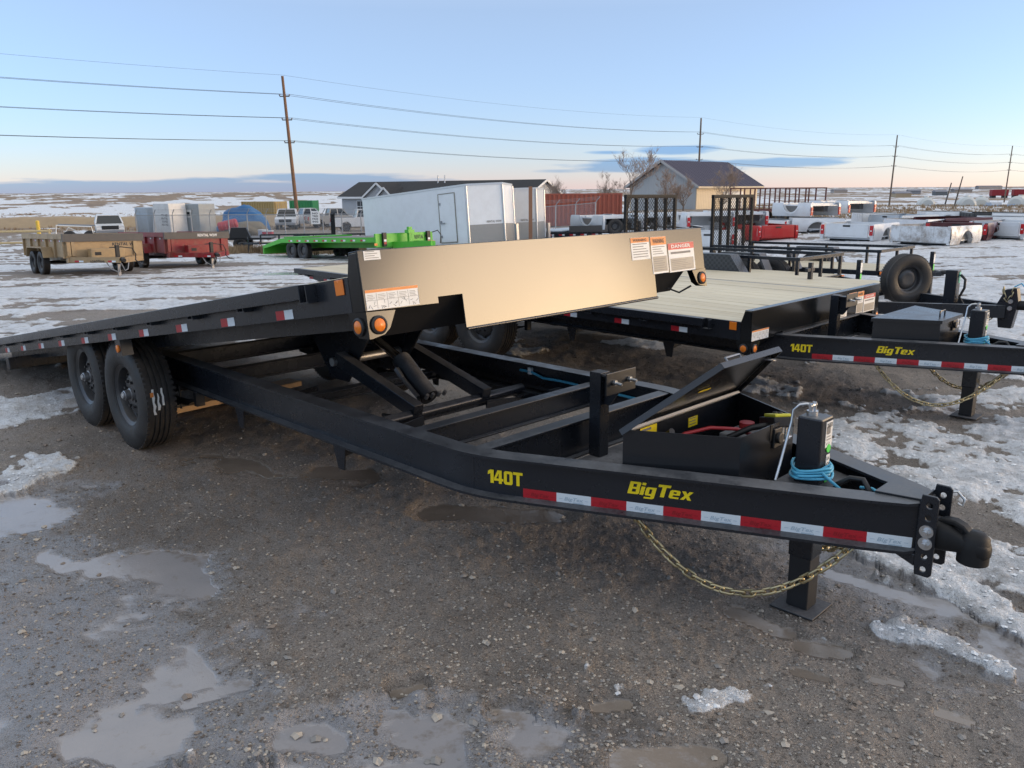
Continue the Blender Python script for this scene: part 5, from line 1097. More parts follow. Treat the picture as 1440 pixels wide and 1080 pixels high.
bed('red pickup bed with closed tailgate', 1072, 32.3, R_(112), 'r')
bed('white pickup bed with small wheel arch right of the red bed', 1150, 35.5, R_(165), tailgate=False, lamps=False)
bed('white pickup bed upside down on the small-arched bed, round wheel opening upward', 1135, 36.4, R_(120), inv=True, lift=.62, tailgate=False)
bed('white pickup bed upside down, half hidden behind its twin with red lamp', 1186, 37.8, R_(120), inv=True, lift=.62, tailgate=False)
bed('white pickup bed with red lamp standing behind the red bed', 1085, 36.0, R_(140))
bed('white pickup bed with lettered tailgate beside the mesh gate', 1003, 29.3, R_(70))
bed('white pickup bed upside down on the lettered-tailgate bed', 990, 32.2, R_(95), inv=True, lift=.62, tailgate=False)
bed('white pickup bed upside down with tall red lamps behind the mesh gate', 1035, 33.2, R_(97), inv=True, lift=.55, tailgate=False)
bed('white pickup bed under the upside-down bed behind the mesh gate', 1036, 33.2, R_(97))
bed('pale blue white pickup bed upside down farthest left behind the mesh gate', 897, 36.2, R_(98), inv=True, lift=.6, tailgate=False)
bed('pale pickup bed upside down in the middle of the gated row', 925, 35.6, R_(100), inv=True, lift=.6, tailgate=False)
bed('pale pickup bed upside down beside the gate hinge', 955, 35.2, R_(96), inv=True, lift=.6, tailgate=False)
bed('white pickup bed under the farthest left upside-down bed of the gated row', 898, 35.4, R_(98))
bed('white pickup bed under the middle upside-down bed of the gated row', 926, 35.1, R_(98))
bed('white pickup bed under the upside-down bed beside the gate hinge', 957, 34.8, R_(98))
bed('white pickup bed with black end cap in the back row', 1240, 39.5, R_(172), lamps=False, tailgate=False)
bed('pale blue pickup bed lying low behind the maroon one', 1275, 36.8, R_(20), 'b', lamps=False)
bed('white pickup bed tipped on its side between the rows', 1300, 33.0, R_(-150), lamps=False, tailgate=False, lift=-.05)
bed('dark maroon bed lying open behind the muddy white bed', 1345, 33.2, R_(10), 'm', lamps=False, tailgate=False)
bed('white pickup bed at the far back with grey floor', 1330, 41.5, R_(165), lamps=False)
bed('dark bed frame in the back row', 1395, 39.5, R_(172), 'k', lamps=False)
bed('white pickup bed leaning at the right end of the back row', 1436, 38.0, R_(150), lamps=False)
bed('white pickup bed in the second row right of the maroon bed', 1425, 33.4, R_(160), lamps=False)

# ---- flat trailer carrying a pickup bed and spare wheel
def hauler():
    p = on_ground(873, 34.3); t = thing('flatbed_trailer', 'black flatbed trailer carrying an upside-down pickup bed and a round spare wheel', 'trailer', p, slope_rot(p.x, p.y, YAW)); L_, hw, zd = 6.2, 1.15, .62
    g = G(); g.box(-L_, 0, -hw, hw, zd - .05, zd)
    for sd in (-1, 1): y0, y1 = sd * hw, sd * (hw + .05); g.box(-L_, 0, min(y0, y1), max(y0, y1), zd - .16, zd + .02); g.bar((0, sd * .6, zd - .12), (1.5, sd * .05, zd - .12), .08, .14)
    g.build('frame', BLACK, t); g = G(); g.box(-.05, .0, -hw, hw, zd + .0005, zd + .28); g.box(-1.8, -.05, -hw, -hw + .04, zd + .0005, zd + .28); g.build('headboard', paint('grey_board', (.07, .07, .072), .5, .3), t)
    for k in range(8):
        g = G(); a = Vector((-.3 - .62 * k, -hw - .053, zd - .12)); g.mat(RED_R).plate(a - Vector((.2, 0, 0)), (1, 0, 0), (0, 0, 1), .2, .06); g.mat(WHITE_R).plate(a, (1, 0, 0), (0, 0, 1), .14, .06); g.build('reflector_tape', None, t)
    simple_wheel(t, (.12, -.45, zd + .18), -1, WMS, 'spare_wheel').rotation_euler = (0, 0, R(55))
    for sd in (-1, 1):
        for dx in (-3.4, -4.2): simple_wheel(t, (dx, sd * .95, .335), sd)
    g = G(); g.box(1.0, 1.1, -.05, .05, 0, 1.0); g.build('jack', BLACK, t)
    q = off(p, YAW, -.9, 0); bed('pale blue pickup bed upside down on the trailer with the spare wheel', 0, 0, R(125), 'b', inv=True, loc=Vector((q.x, q.y, p.z + zd + .02)), lamps=False, tailgate=False)
    # folded pale tarpaulin on the deck
    g = G(); n = 18
    vs = []; m = 5
    for i in range(n + 1):
        for j in range(m + 1): vs.append((-L_ + .3 + 3.6 * i / n, -hw + .08 + 2.0 * j / m, zd + .03 + .10 * (vnoise(np.array(i * .7), np.array(j * .9), 3)) * (0 < i < n) * (0 < j < m) + .05))
    g.add(vs, [(i * (m + 1) + j, (i + 1) * (m + 1) + j, (i + 1) * (m + 1) + j + 1, i * (m + 1) + j + 1) for i in range(n) for j in range(m)]); r_ = slope_rot(p.x, p.y, YAW)
    o = g.build('tarpaulin', flat('pale_blue_tarp', (.42, .50, .58), .5), smooth=60); o.location = p; o.rotation_euler = r_; sm = o.modifiers.new('thick', 'SOLIDIFY'); sm.thickness = .05; tag(o, 'pale blue tarpaulin laid along the deck of the trailer by the red container', 'tarpaulin')
hauler()
# ---- dark red pipe rack trailer
def rack():
    p = on_ground(1105, 43); rm = paint('oxide_red_pipe', (.10, .028, .025), .6, .2); t = thing('stake_trailer', 'long dark red pipe-sided trailer behind the white pickup beds', 'trailer', p, (0, 0, R(8))); g = G(); zb, zt_ = .7, 1.85
    g.bar((-2.3, 0, zt_), (2.3, 0, zt_), .06, .06); g.bar((-2.3, 0, zb), (2.3, 0, zb), .07, .1); g.bar((-2.3, 1.8, zt_), (2.3, 1.8, zt_), .06, .06); g.bar((-2.3, 1.8, zb), (2.3, 1.8, zb), .07, .1); g.box(-2.3, 2.3, .04, 1.76, zb - .05, zb); g.build('frame', rm, t)
    for y_ in (0, 1.8):
        for k in range(9): g = G(); x_ = -2.27 + 4.54 * k / 8; g.bar((x_, y_, zb), (x_, y_, zt_), .06, .06, (1, 0, 0)); g.build('stake', rm, t)
    for y_ in (.15, 1.65): simple_wheel(t, (.6, y_, .335), -1); simple_wheel(t, (-.2, y_, .335), -1)
rack()

# ---- shipping containers
def container(label, u, Y, yaw, L_, col, key, door=False, word=None, Hh=2.59):
    p = on_ground(u, Y); pm = paint('container_' + key, col, .5, .15, var=.3, dirt=.25, scale=.8); t = thing('shipping_container', label, 'container', p, (0, 0, yaw), 'shipping containers'); W_ = 2.44
    g = G(); g.box(-L_ / 2, L_ / 2, 0, W_, .12, Hh - .02); body = g.build('body', pm, t)
    for x_ in (-L_ / 2, L_ / 2 - .16):
        for y_ in (-.03, W_ - .13): g = G(); g.box(x_, x_ + .16, y_ - .06, y_ + .16, 0, Hh); g.build('corner_post', pm, t)
    g = G(); g.box(-L_ / 2 + .16, L_ / 2 - .16, -.03, .05, Hh - .13, Hh - .002); g.box(-L_ / 2 + .16, L_ / 2 - .16, -.03, .05, 0.02, .17); g.build('side_rail', pm, t)
    n = int(L_ / .38)
    g = G(); g.prism([(-.11, 0), (-.06, -.075), (.06, -.075), (.11, 0)], 'z', .17, Hh - .13); me = g.mesh('corrugation', pm)
    for k in range(n): inst(me, 'corrugation', t, (-L_ / 2 + .2 + (L_ - .4) * (k + .5) / n, -.0005, 0))
    if door:
        for k in range(2):
            g = G(); x_ = L_ / 2; y_ = .15 + k * 1.1; g.box(x_ + .001, x_ + .05, y_, y_ + 1.05, .2, Hh - .16); d = g.build('door', pm, t)
            for q in (.3, .75): g = G(); g.cyl((x_ + .08, y_ + q, .2), (x_ + .08, y_ + q, Hh - .18), .02, n=8); g.build('lock_rod', DSTEEL, d)
    if word: g = G(); g.mat(WHITEL).text(word, (-L_ / 2 + 1.0, -.04, Hh - .75), (1, 0, 0), (0, 0, 1), .5, .03); g.build('lettering', None, t)
    return t
container('rust red corrugated shipping container behind the chain-link fence', 792, 66, R(2), 9.6, (.36, .085, .05), 'rust')
container('tan shipping container with yellow end doors behind the fence', 361, 96, R(-20), 4.6, (.40, .30, .12), 'tan', door=True)
container('green roll-off box on the far side of the tan container', 422, 104, R(-5), 3.0, (.03, .28, .10), 'green', Hh=2.7)

# ---- chain-link fence
def fence():
    P0, P1 = on_ground(186, 62), on_ground(838, 59.5); n = 24
    t = thing('chain_link_fence', 'grey chain-link fence with barbed-wire arms along the back of the yard', 'fence', P0); fm = flat('galvanised', (.38, .39, .40), .5, .6)
    mm = NT('chain_link'); v = mm.coord('Object'); rot = mm.n('ShaderNodeMapping'); rot.inputs['Rotation'].default_value = (0, R(45), 0); mm.l(v, rot.inputs[0])
    br = mm.n('ShaderNodeTexBrick'); br.offset = 0; br.inputs['Scale'].default_value = 1; br.inputs['Mortar Size'].default_value = .0038; br.inputs['Brick Width'].default_value = .06; br.inputs['Row Height'].default_value = .06; sw = mm.n('ShaderNodeSeparateXYZ'); mm.l(rot.outputs[0], sw.inputs[0]); cb = mm.n('ShaderNodeCombineXYZ'); mm.l(sw.outputs[0], cb.inputs[0]); mm.l(sw.outputs[2], cb.inputs[1]); mm.l(cb.outputs[0], br.inputs['Vector'])
    mm.set((.40, .41, .42), .5, .5); mm.l(br.outputs['Fac'], mm.b.inputs['Alpha'])
    pts = [P0.lerp(P1, i / n) for i in range(n + 1)]
    for q in pts: q.z = H(q.x, q.y)
    for i, q in enumerate(pts):
        a = q - P0; g = G(); g.cyl(a, a + V(0, 0, 1.75), .045, n=8); g.tube([a + V(0, 0, 1.72), a + V(.05, -.05, 1.85), a + V(.28, -.25, 2.15)], .03, 6); g.build('fence_post', fm, t, 40)
    for i in range(n):
        a, b = pts[i] - P0, pts[i + 1] - P0; g = G(); g.add([a + V(0, 0, .05), b + V(0, 0, .05), b + V(0, 0, 1.7), a + V(0, 0, 1.7)], [(0, 1, 2, 3)]); g.build('mesh_panel', mm.m, t)
        g = G(); g.cyl(a + V(0, 0, 1.72), b + V(0, 0, 1.72), .028, n=6); g.build('top_rail', fm, t)
        g = G()
        for k in range(3): f_ = .35 + .32 * k; g.cyl(a + V(.05 + .23 * f_, -.05 - .2 * f_, 1.85 + .3 * f_), b + V(.05 + .23 * f_, -.05 - .2 * f_, 1.85 + .3 * f_), .008, n=4)
        g.build('barbed_wire', fm, t)
    q = on_ground(441, 60.5); g = G(); g.box(-.33, .33, -.02, .02, 1.0, 1.9); g.mat(INK)
    o = G(); o.mat(WHITEL).box(-.33, .33, -.02, .02, 1.0, 1.95)
    for k, s in enumerate(('NO', 'TRES', 'PASS', 'ING')): o.mat(INK).text(s, (-.22, -.024, 1.72 - .2 * k), (1, 0, 0), (0, 0, 1), .13, .03, width=.42)
    tag(o.build('fence_sign', None, loc=q), 'white warning sign with black lettering hung on the fence', 'sign')
fence()
# ---- buildings
def ribbed(name, col, n_, sp, rough=.45):
    t = NT(name); v = t.coord('Object', (sp if n_ == 'x' else .0001, sp if n_ == 'y' else .0001, sp if n_ == 'z' else .0001)); wv = t.n('ShaderNodeTexWave', wave_type='BANDS', bands_direction='DIAGONAL'); wv.inputs['Scale'].default_value = 1; t.l(v, wv.inputs['Vector'])
    nz_ = t.noise(.8, 5, .6, t.coord()); t.set(t.mix(t.math('MULTIPLY', nz_, .4), col, tuple(x * .75 for x in col)), rough); t.bump(wv.outputs['Fac'], .6, .03); return t.m
def shed():
    c = at(980, 267, 76); c.z = H(c.x, c.y) - .5; t = thing('metal_shed', 'pole barn with shaded grey gable wall, sunlit tan long wall and dark purple metal roof', 'building', c, (0, 0, R(-44)))
    # local: corner at origin; long wall along +x (facing -y), gable along +y (facing -x)... x runs right-away, y runs left-away
    Lx, Wy, ze, zr = 11.0, 7.7, 2.75, 4.95; t.rotation_euler = (0, 0, R(44)); GW = ribbed('shaded_grey_siding', (.42, .43, .43), 'y', 2.2); TW = ribbed('sunlit_tan_siding', (.58, .47, .32), 'x', 2.2); RF = ribbed('plum_steel_roof', (.050, .042, .075), 'x', 2.4, .5)  # gable colour greyed as shaded, long wall colour warmed as sunlit
    g = G(); g.box(0, Lx, 0, .08, 0, ze); w1 = g.build('long_wall', TW, t); g = G(); g.box(0, Lx, Wy - .08, Wy, 0, ze); g.build('long_wall', TW, t)
    for x_ in (0, Lx - .08): g = G(); g.prism([(.081, 0), (Wy - .081, 0), (Wy - .081, ze), (Wy / 2, zr - .05), (.081, ze)], 'x', x_, x_ + .08); g.build('gable_wall', GW, t)
    o = .45; sl = (zr - ze) / (Wy / 2)
    for sd in (0, 1):
        y0 = -o if sd == 0 else Wy + o; z0 = ze - sl * o; g = G(); g.prism([(y0, z0), (Wy / 2, zr), (Wy / 2, zr + .10), (y0, z0 + .10)], 'x', -o, Lx + o); rf = g.build('roof', RF, t)
        g = G()
        for k in range(30): x_ = -o + .15 + (Lx + 2 * o - .3) * k / 29; g.bar((x_, y0, z0 + .115), (x_, Wy / 2, zr + .115), .05, .03)
        rb = g.build('roof_rib', RF, rf); rb['kind'] = 'stuff'
        for xg in (-o - .022, Lx + o + .022): g = G(); g.bar((xg, y0, z0 + .02), (xg, Wy / 2, zr + .02), .04, .22); g.build('gable_trim', flat('grey_trim', (.42, .41, .40), .5), rf)
    g = G(); g.bar((-o, -o, ze - sl * o + .0), (Lx + o, -o, ze - sl * o + .0), .04, .18); g.build('fascia', flat('tan_trim', (.5, .42, .3), .5), t)
    g = G(); g.box(4.6, 8.2, -.03, -.001, 0, 2.1); d = g.build('garage_door', flat('white_door', (.72, .72, .70), .5), t)
    for k in range(4): g = G(); g.box(4.6, 8.2, -.05, -.0305, .05 + .52 * k, .5 + .52 * k); g.build('door_panel', MATS['white_door'], d, bevel=.02)
shed()
def house():
    a = at(740, 267, 100); b = at(480, 267, 118); a.z = H(a.x, a.y); L_ = math.hypot(a.x - b.x, a.y - b.y); yaw = math.atan2(a.y - b.y, a.x - b.x)
    z0 = min(H(a.x, a.y), H(b.x, b.y)); t = thing('ranch_house', 'grey sided ranch house with black shingle roofs and white trim', 'building', (b.x, b.y, z0), (0, 0, yaw)); W_ = 8.0; ze, zr = 3.3, 5.15
    SD = ribbed('grey_lap_siding', (.36, .37, .39), 'z', 5.); SH = flat('black_shingles', (.028, .028, .03), .85); WT = flat('white_trim', (.72, .72, .72), .5)
    g = G(); g.box(0, L_, 0, W_, 0, ze); wl = g.build('wall', SD, t)
    for x_ in (3.0, 10., 16.): g = G(); g.box(x_, x_ + 1.5, -.06, -.001, 1.1, 2.7); wf = g.build('window', WT, t); [ (lambda gg: (gg.box(x_ + .1 + .68 * k, x_ + .72 + .68 * k, -.075, -.061, 1.2 + .75 * j, 1.88 + .75 * j), gg.build('pane', flat('window_glass', (.04, .05, .06), .1), wf)))(G()) for k in range(2) for j in range(2)]
    sl = (zr - ze) / (W_ / 2); o = .5
    for sd in (0, 1):
        y0 = -o if sd == 0 else W_ + o; zz = ze - sl * o; g = G(); g.prism([(y0, zz), (W_ / 2, zr), (W_ / 2, zr + .18), (y0, zz + .18)], 'x', -.4 if 1 else 0, L_ + .5); g.build('roof', SH, t)
    g = G(); g.bar((-.4, -o - .02, ze - sl * o + .05), (L_ + .5, -o - .02, ze - sl * o + .05), .05, .26); g.build('fascia', WT, t)
    g = G(); g.prism([(0.0, ze), (W_, ze), (W_ / 2, zr)], 'x', L_ - .1, L_ + .02); g.build('gable_wall', SD, t)
    for sd in (0, 1): g = G(); y0 = -o if sd == 0 else W_ + o; g.bar((L_ + .52, y0, ze - sl * o + .08), (L_ + .52, W_ / 2, zr + .08), .05, .26); g.build('gable_trim', WT, t)
    # front cross gable
    for x_, hw, zg in ((8.2, 2.6, zr - .15), (9.9, 1.4, zr - .75)):
        g = G(); g.prism([(x_ - hw, ze - .1), (x_ + hw, ze - .1), (x_, zg)], 'y', -1.1 if hw > 2 else -1.5, 2.5); g.build('cross_gable', SD, t)
        for sd in (-1, 1):
            yy = (-1.4 if hw > 2 else -1.8); g = G(); e = Vector((x_ + sd * (hw + .3), ze - .1 - .3 * (zg - ze) / hw)); g.prism([(e.x, e.y), (x_, zg), (x_, zg + .15), (e.x, e.y + .15)], 'y', yy, 3.2); g.build('roof', SH, t); g = G(); g.bar((e.x, yy - .03, e.y + .04), (x_, yy - .03, zg + .04), .05, .24); g.build('gable_trim', WT, t)
    for x_ in (15.2, 16.4): g = G(); g.cyl((x_, W_ / 2 - .6, zr - .4), (x_, W_ / 2 - .6, zr + .9), .09, n=10); g.build('vent_pipe', WT, t, 40)
house()
# ---- utility poles and lines
PW = NT('pole_wood'); v_ = PW.coord('Object', (6, 6, .6)); n_ = PW.noise(1.2, 6, .6, v_); PW.set(PW.mix(n_, (.30, .16, .085), (.12, .07, .045)), .85)
GPW = NT('grey_pole_wood'); n_ = GPW.noise(1.2, 6, .6, GPW.coord('Object', (6, 6, .6))); GPW.set(GPW.mix(n_, (.20, .155, .12), (.10, .08, .065)), .85)
poles = []
specs = [(None, (-83., 32.)), ((397, 107), 86.), ((986, 166), 141.), ((1262, 190), 190.), ((1424, 205), 240.), (None, (208., 290.))]
for i, s in enumerate(specs):
    if s[0] is None: top = Vector((s[1][0], s[1][1], 14.2))
    else: top = at(s[0][0], s[0][1], s[1])
    base = Vector((top.x, top.y, H(top.x, top.y))); lean = Vector((.62, 0, 0)) if i == 1 else Vector((-.25 if i > 2 else 0, 0, 0))
    poles.append((base + lean, top))
    if s[0] is None: continue
    lab = {1: 'tall brown wooden utility pole behind the tan container', 2: 'grey utility pole rising behind the pole barn', 3: 'utility pole on the open ground past the pickup beds', 4: 'most distant utility pole near the red boxcars'}[i]
    t = thing('utility_pole', lab, 'pole', base + lean, group='utility poles along the power line'); g = G(); d = top - base - lean; g.cyl((0, 0, -.5), d, .21, .13, 14); g.build('shaft', PW.m if i == 1 else GPW.m, t, 40)
    for k, dz in enumerate((1.95, 4.25, 6.5) if i == 1 else (2.6, 4.7, 6.8)):
        q = d * (1 - dz / d.length); g = G(); g.bar(q + V(-.5, 0, 0), q + V(.5, 0, 0), .10, .10); arm = g.build('insulator_arm', flat('arm_grey', (.12, .11, .10), .6), t)
        for sx_ in (-.5, .5): g = G(); g.lathe([(.03, 0), (.07, .03), (.05, .06), (.08, .09), (.05, .13), (0, .15)], q + V(sx_, 0, .05), (0, 0, 1), 10); g.build('insulator', flat('porcelain', (.25, .22, .2), .4), arm, 40)
WIRE = flat('wire', (.06, .065, .075), .5)
for k, (dz, side) in enumerate(((.1, 0), (1.95, -.5), (1.95, .5), (4.25, -.5), (4.25, .5), (6.5, -.5), (6.5, .5))):
    g = G()
    for i in range(len(poles) - 1):
        (b0, t0), (b1, t1) = poles[i], poles[i + 1]; z0 = dz if i <= 1 else dz + .6 * (dz > 1); z1 = dz if i + 1 <= 1 else dz + .6 * (dz > 1)
        a = t0 + (b0 - t0).normalized() * (dz if i == 1 else (dz if i == 0 else (dz + .5 if dz > 1 else dz))) + V(side, 0, .2); b = t1 + (b1 - t1).normalized() * (dz if i + 1 == 1 else (dz + .5 if dz > 1 else dz)) + V(side, 0, .2)
        g.tube([a.lerp(b, j / 16) - V(0, 0, .9 * 4 * (j / 16) * (1 - j / 16)) for j in range(17)], .017 if k else .010, 5)
    tag(g.build('power_line', WIRE), ['thin earth wire strung between the pole tops', 'upper conductor on the left of the pole arms', 'upper conductor on the right of the pole arms', 'middle conductor on the left of the pole arms', 'middle conductor on the right of the pole arms', 'lowest conductor on the left of the pole arms', 'lowest conductor on the right of the pole arms'][k], 'power line', 'power lines')
# ---- bare trees
BARK = flat('grey_bark', (.17, .135, .11), .9); TWIG = flat('brown_twigs', (.34, .26, .21), .9)
def tree(label, u, Y, height, seed, spread=.55):
    rg = random.Random(seed); p = on_ground(u, Y); t = thing('bare_tree', label, 'tree', p, group='leafless trees'); gt, gc = G(), G()
    def grow(a, d, L_, r_, lev):
        pts = [a]; q = a.copy(); dd = d.copy()
        for i in range(4): dd = (dd + Vector((rg.gauss(0, .12), rg.gauss(0, .12), .05))).normalized(); q = q + dd * L_ / 4; pts.append(q.copy())
        (gt if lev < 2 else gc).tube(pts, r_, 5 if lev < 2 else 3, radii=[max(.0075, r_ * (1 - .16 * i)) for i in range(5)])
        if lev >= 5: return
        for k in range(rg.choice((3, 4)) if lev else 7):
            i = rg.randint(1 if lev else 1, 4); ax = Vector((rg.gauss(0, 1), rg.gauss(0, 1), rg.gauss(.25, .35))).normalized(); nd = (dd * (1 - spread) + ax * spread + Vector((0, 0, .12))).normalized(); grow(pts[i], nd, L_ * rg.uniform(.55, .75), r_ * (1 - .16 * i) * .62, lev + 1)
    grow(Vector((0, 0, 0)), Vector((rg.gauss(0, .08), 0, 1)), height * .40, height * .022, 0)
    gt.build('trunk', BARK, t, 60); gc.build('crown', TWIG, t)
tree('tall leafless tree at the left corner of the pole barn', 881, 70, 6.3, 3)
tree('small leafless tree above the rust red container', 792, 82, 4.9, 5)
tree('thin leafless tree between the container and the barn', 846, 84, 4.4, 8)
tree('low bare shrub tree in front of the barn gable', 938, 71, 4.2, 12)
tree('slim bare sapling in front of the barn corner', 962, 72, 3.6, 15)
tree('spreading bare tree in front of the garage door', 1014, 68, 4.5, 18)
# ---- pickups and cars behind the fence
GLASS = flat('car_glass', (.02, .025, .03), .08); LAMPR = flat('tail_lamp_red', (.50, .02, .025), .25); LAMPW = flat('head_lamp', (.7, .72, .74), .15)
WMC = wheel_meshes(.37, .24, .23)
def vehicle(label, u, Y, yaw, col, kind='pickup', name='pickup_truck', cat='truck', dz=0):
    p = on_ground(u, Y); key = 'car_%s' % '_'.join('%.2f' % c for c in col); pm = paint(key, col, .25, .15, dirt=.12); t = thing(name, label, cat, p, (0, 0, yaw), 'vehicles behind the fence'); hw = .98
    n = 10
    def arch(xc): return [(xc + .45 * math.cos(math.pi * i / n), .42 + .45 * math.sin(math.pi * i / n)) for i in range(n, -1, -1)][::-1]
    xr, xf = -1.65, 1.75
    low = [(-2.75, .45)] + arch(xr)[::-1] + arch(xf)[::-1] + [(2.75, .45)]
    if kind == 'pickup': up_ = [(2.8, .75), (2.72, 1.05), (2.45, 1.16), (1.15, 1.22), (.95, 1.25), (-.72, 1.25), (-.75, 1.22), (-2.75, 1.22), (-2.8, .75)]
    else: up_ = [(2.55, .75), (2.45, .98), (1.2, 1.12), (-2.3, 1.15), (-2.5, .8)]; low = [(-2.45, .45)] + arch(xr + .2)[::-1] + arch(xf - .25)[::-1] + [(2.5, .45)]; xr += .2; xf -= .25
    g = G(); g.prism(low + up_, 'y', -hw, hw); body = g.build('body', pm, t, bevel=.04)
    if kind == 'pickup': g = G(); g.box(-2.70, -.80, -hw + .1, hw - .1, 1.2205, 1.226); g.build('bed_floor', BLKPL, t)
    x0, x1, zt_ = (-.72, 1.25, 1.92) if kind == 'pickup' else (-2.2, 1.25, 1.75)
    a = .30; r_ = .62 if kind == 'pickup' else .75
    zb = 1.225 if kind == 'pickup' else 1.14
    B = [(x0, -hw + .04), (x1, -hw + .04), (x1, hw - .04), (x0, hw - .04)]; T_ = [(x0 + .18, -hw + .2), (x1 - r_, -hw + .2), (x1 - r_, hw - .2), (x0 + .18, hw - .2)]
    g = G(); g.add([(x, y, zb) for x, y in B] + [(x, y, zt_ - .06) for x, y in T_], [(0, 1, 5, 4), (1, 2, 6, 5), (2, 3, 7, 6), (3, 0, 4, 7), (4, 5, 6, 7)]); cab = g.build('windows', GLASS, t)
    g = G(); g.prism([(x, y) for x, y in T_], 'z', zt_ - .062, zt_); g.build('roof', pm, cab, bevel=.03)
    for bx in ((0, 4), (1, 5), (2, 6), (3, 7)):
        g = G(); P = [(x, y, zb) for x, y in B] + [(x, y, zt_ - .05) for x, y in T_]; g.bar(P[bx[0]], P[bx[1]], .09, .09); g.build('pillar', pm, cab)
    for y_ in (-1, 1):
        xm = (x0 + x1) / 2 - .1; g = G(); g.bar((xm, y_ * (hw - .035), zb), (xm - .05, y_ * (hw - .19), zt_ - .05), .09, .06); g.build('pillar', pm, cab)
        for xw in (xr, xf): wheel(t, (xw, y_ * (hw - .1), .37), y_, WMC, False)
        e = -2.82 if kind == 'pickup' else -2.5; f_ = 2.78 if kind == 'pickup' else 2.5
        g = G().mat(LAMPR); g.box(e, e + .06, min(y_ * .80, y_ * .99), max(y_ * .80, y_ * .99), .80, 1.14); g.build('tail_lamp', None, t); g = G().mat(LAMPW); g.box(f_ - .10, f_ + .02, min(y_ * .60, y_ * .97), max(y_ * .60, y_ * .97), .82, 1.0); g.build('headlight', None, t)
    e = 2.80 if kind == 'pickup' else 2.53; g = G(); g.box(e - .08, e + .03, -.58, .58, .72, 1.0); g.build('grille', BLKPL, t); g = G(); g.box(e - .05, e + .10, -.95, .95, .46, .66); g.build('bumper', DSTEEL, t, bevel=.03); g = G(); g.box(-2.95 if kind == 'pickup' else -2.6, -2.78 if kind == 'pickup' else -2.44, -.92, .92, .48, .68); g.build('bumper', DSTEEL, t, bevel=.03)
    return t
vehicle('silver pickup truck facing away behind the fence sign', 468, 82, R(25), (.42, .40, .37))
vehicle('white pickup truck behind the black ramp gate', 430, 84, R(30), (.72, .73, .74))
vehicle('white pickup truck seen nose-on beside the tan container', 402, 80, R(-80), (.70, .72, .74))
vehicle('white pickup truck partly hidden left of the cargo trailer', 508, 74, R(20), (.72, .73, .74))
vehicle('white sport utility car parked behind the tan dump trailer', 147, 64, R(-62), (.70, .72, .74), 'suv', 'sport_utility_car', 'car')
# ---- junk yard bits on the left
def cabinet(label, u, Y, w_, d_, h_, col, yaw=R(-30), slant=0., extra=None):
    p = on_ground(u, Y); key = 'cab_%.2f_%.2f' % (col[0], h_); pm = paint(key, col, .45, .2, var=.2, dirt=.15, scale=1.); t = thing('equipment_cabinet', label, 'cabinet', p, (0, 0, yaw)); g = G(); g.prism([(-w_ / 2, .15), (w_ / 2, .15), (w_ / 2 - slant * .3, h_), (-w_ / 2 + slant, h_)], 'y', -d_ / 2, d_ / 2); b_ = g.build('shell', pm, t, bevel=.04)
    for k in range(2): g = G(); x_ = -w_ / 2 + .15 + slant * .4 + k * (w_ - slant - .2) / 2; g.box(x_, x_ + (w_ - slant - .5) / 2, -d_ / 2 - .02, -d_ / 2 - .001, .35, h_ - .25); g.build('panel', pm, b_, bevel=.01)
    g = G(); g.box(-w_ / 2 - .05, w_ / 2 + .05, -d_ / 2 - .05, d_ / 2 + .05, 0, .149); g.build('base', BLKPL, t)
    if extra == 'text':
        g = G()
        for k, s in enumerate(('THE', 'RENTAL', 'YARD', 'RENTALS')): g.mat(INK).text(s, (w_ * .05, -d_ / 2 - .024, h_ * .62 - .24 * k), (1, 0, 0), (0, 0, 1), .16, .02, width=.75)
        g.build('lettering', None, b_)
    if extra == 'window': g = G(); g.mat(WHITEL).box(-.32, .32, -d_ / 2 - .05, -d_ / 2 - .021, h_ * .58, h_ * .58 + .6); g.mat(GLASS).box(-.18, .18, -d_ / 2 - .06, -d_ / 2 - .051, h_ * .58 + .12, h_ * .58 + .46); g.build('window', None, b_)
cabinet('pale blue equipment cabinet left of the white lettered one', 205, 66, 1.5, 1.4, 2.3, (.42, .48, .54))
cabinet('white slant-backed equipment cabinet with black lettering behind the red dump trailer', 234, 65, 2.3, 1.6, 2.6, (.70, .70, .69), slant=.35, extra='text')
cabinet('grey equipment cabinet with small square window', 274, 66, 2.4, 1.6, 2.55, (.33, .37, .39), extra='window')
def lump(name, label, cat, u, Y, sx_, sy, sz, col, seed, rough=.6, lift=0., amp=.35):
    p = on_ground(u, Y); p.z += lift; bm = bmesh.new(); bmesh.ops.create_icosphere(bm, subdivisions=4, radius=1)
    for v in bm.verts:
        q = v.co.copy(); n_ = float(fbm(np.array(q.x * 1.6 + seed + 9), np.array(q.y * 1.6 + q.z * 1.3 + 20), 4, seed)); v.co = q * (1 - amp + 2 * amp * n_); v.co.z = max(v.co.z, -.25); v.co.x *= sx_; v.co.y *= sy; v.co.z = (v.co.z + .25) * sz
    me = bpy.data.meshes.new(name); bm.to_mesh(me); bm.free(); me.materials.append(flat(name + '_mat_%d' % seed, col, rough)); me.polygons.foreach_set('use_smooth', [True] * len(me.polygons)); o = bpy.data.objects.new(name, me); COL.objects.link(o); o.location = p; tag(o, label, cat); return o
lump('tarp_pile', 'blue tarpaulin heaped over a pile behind the fence', 'tarp', 340, 70, 2.2, 1.2, 1.7, (.03, .14, .33), 3)
lump('brush_pile', 'brown heap of straw and rolls under the blue tarp', 'pile', 345, 66.5, 1.7, 1., .9, (.20, .17, .12), 6, .9)
lump('brush_pile', 'low brown heap between the grey cabinet and the blue tarp', 'pile', 322, 67, 1., .8, .7, (.12, .11, .09), 8, .9)
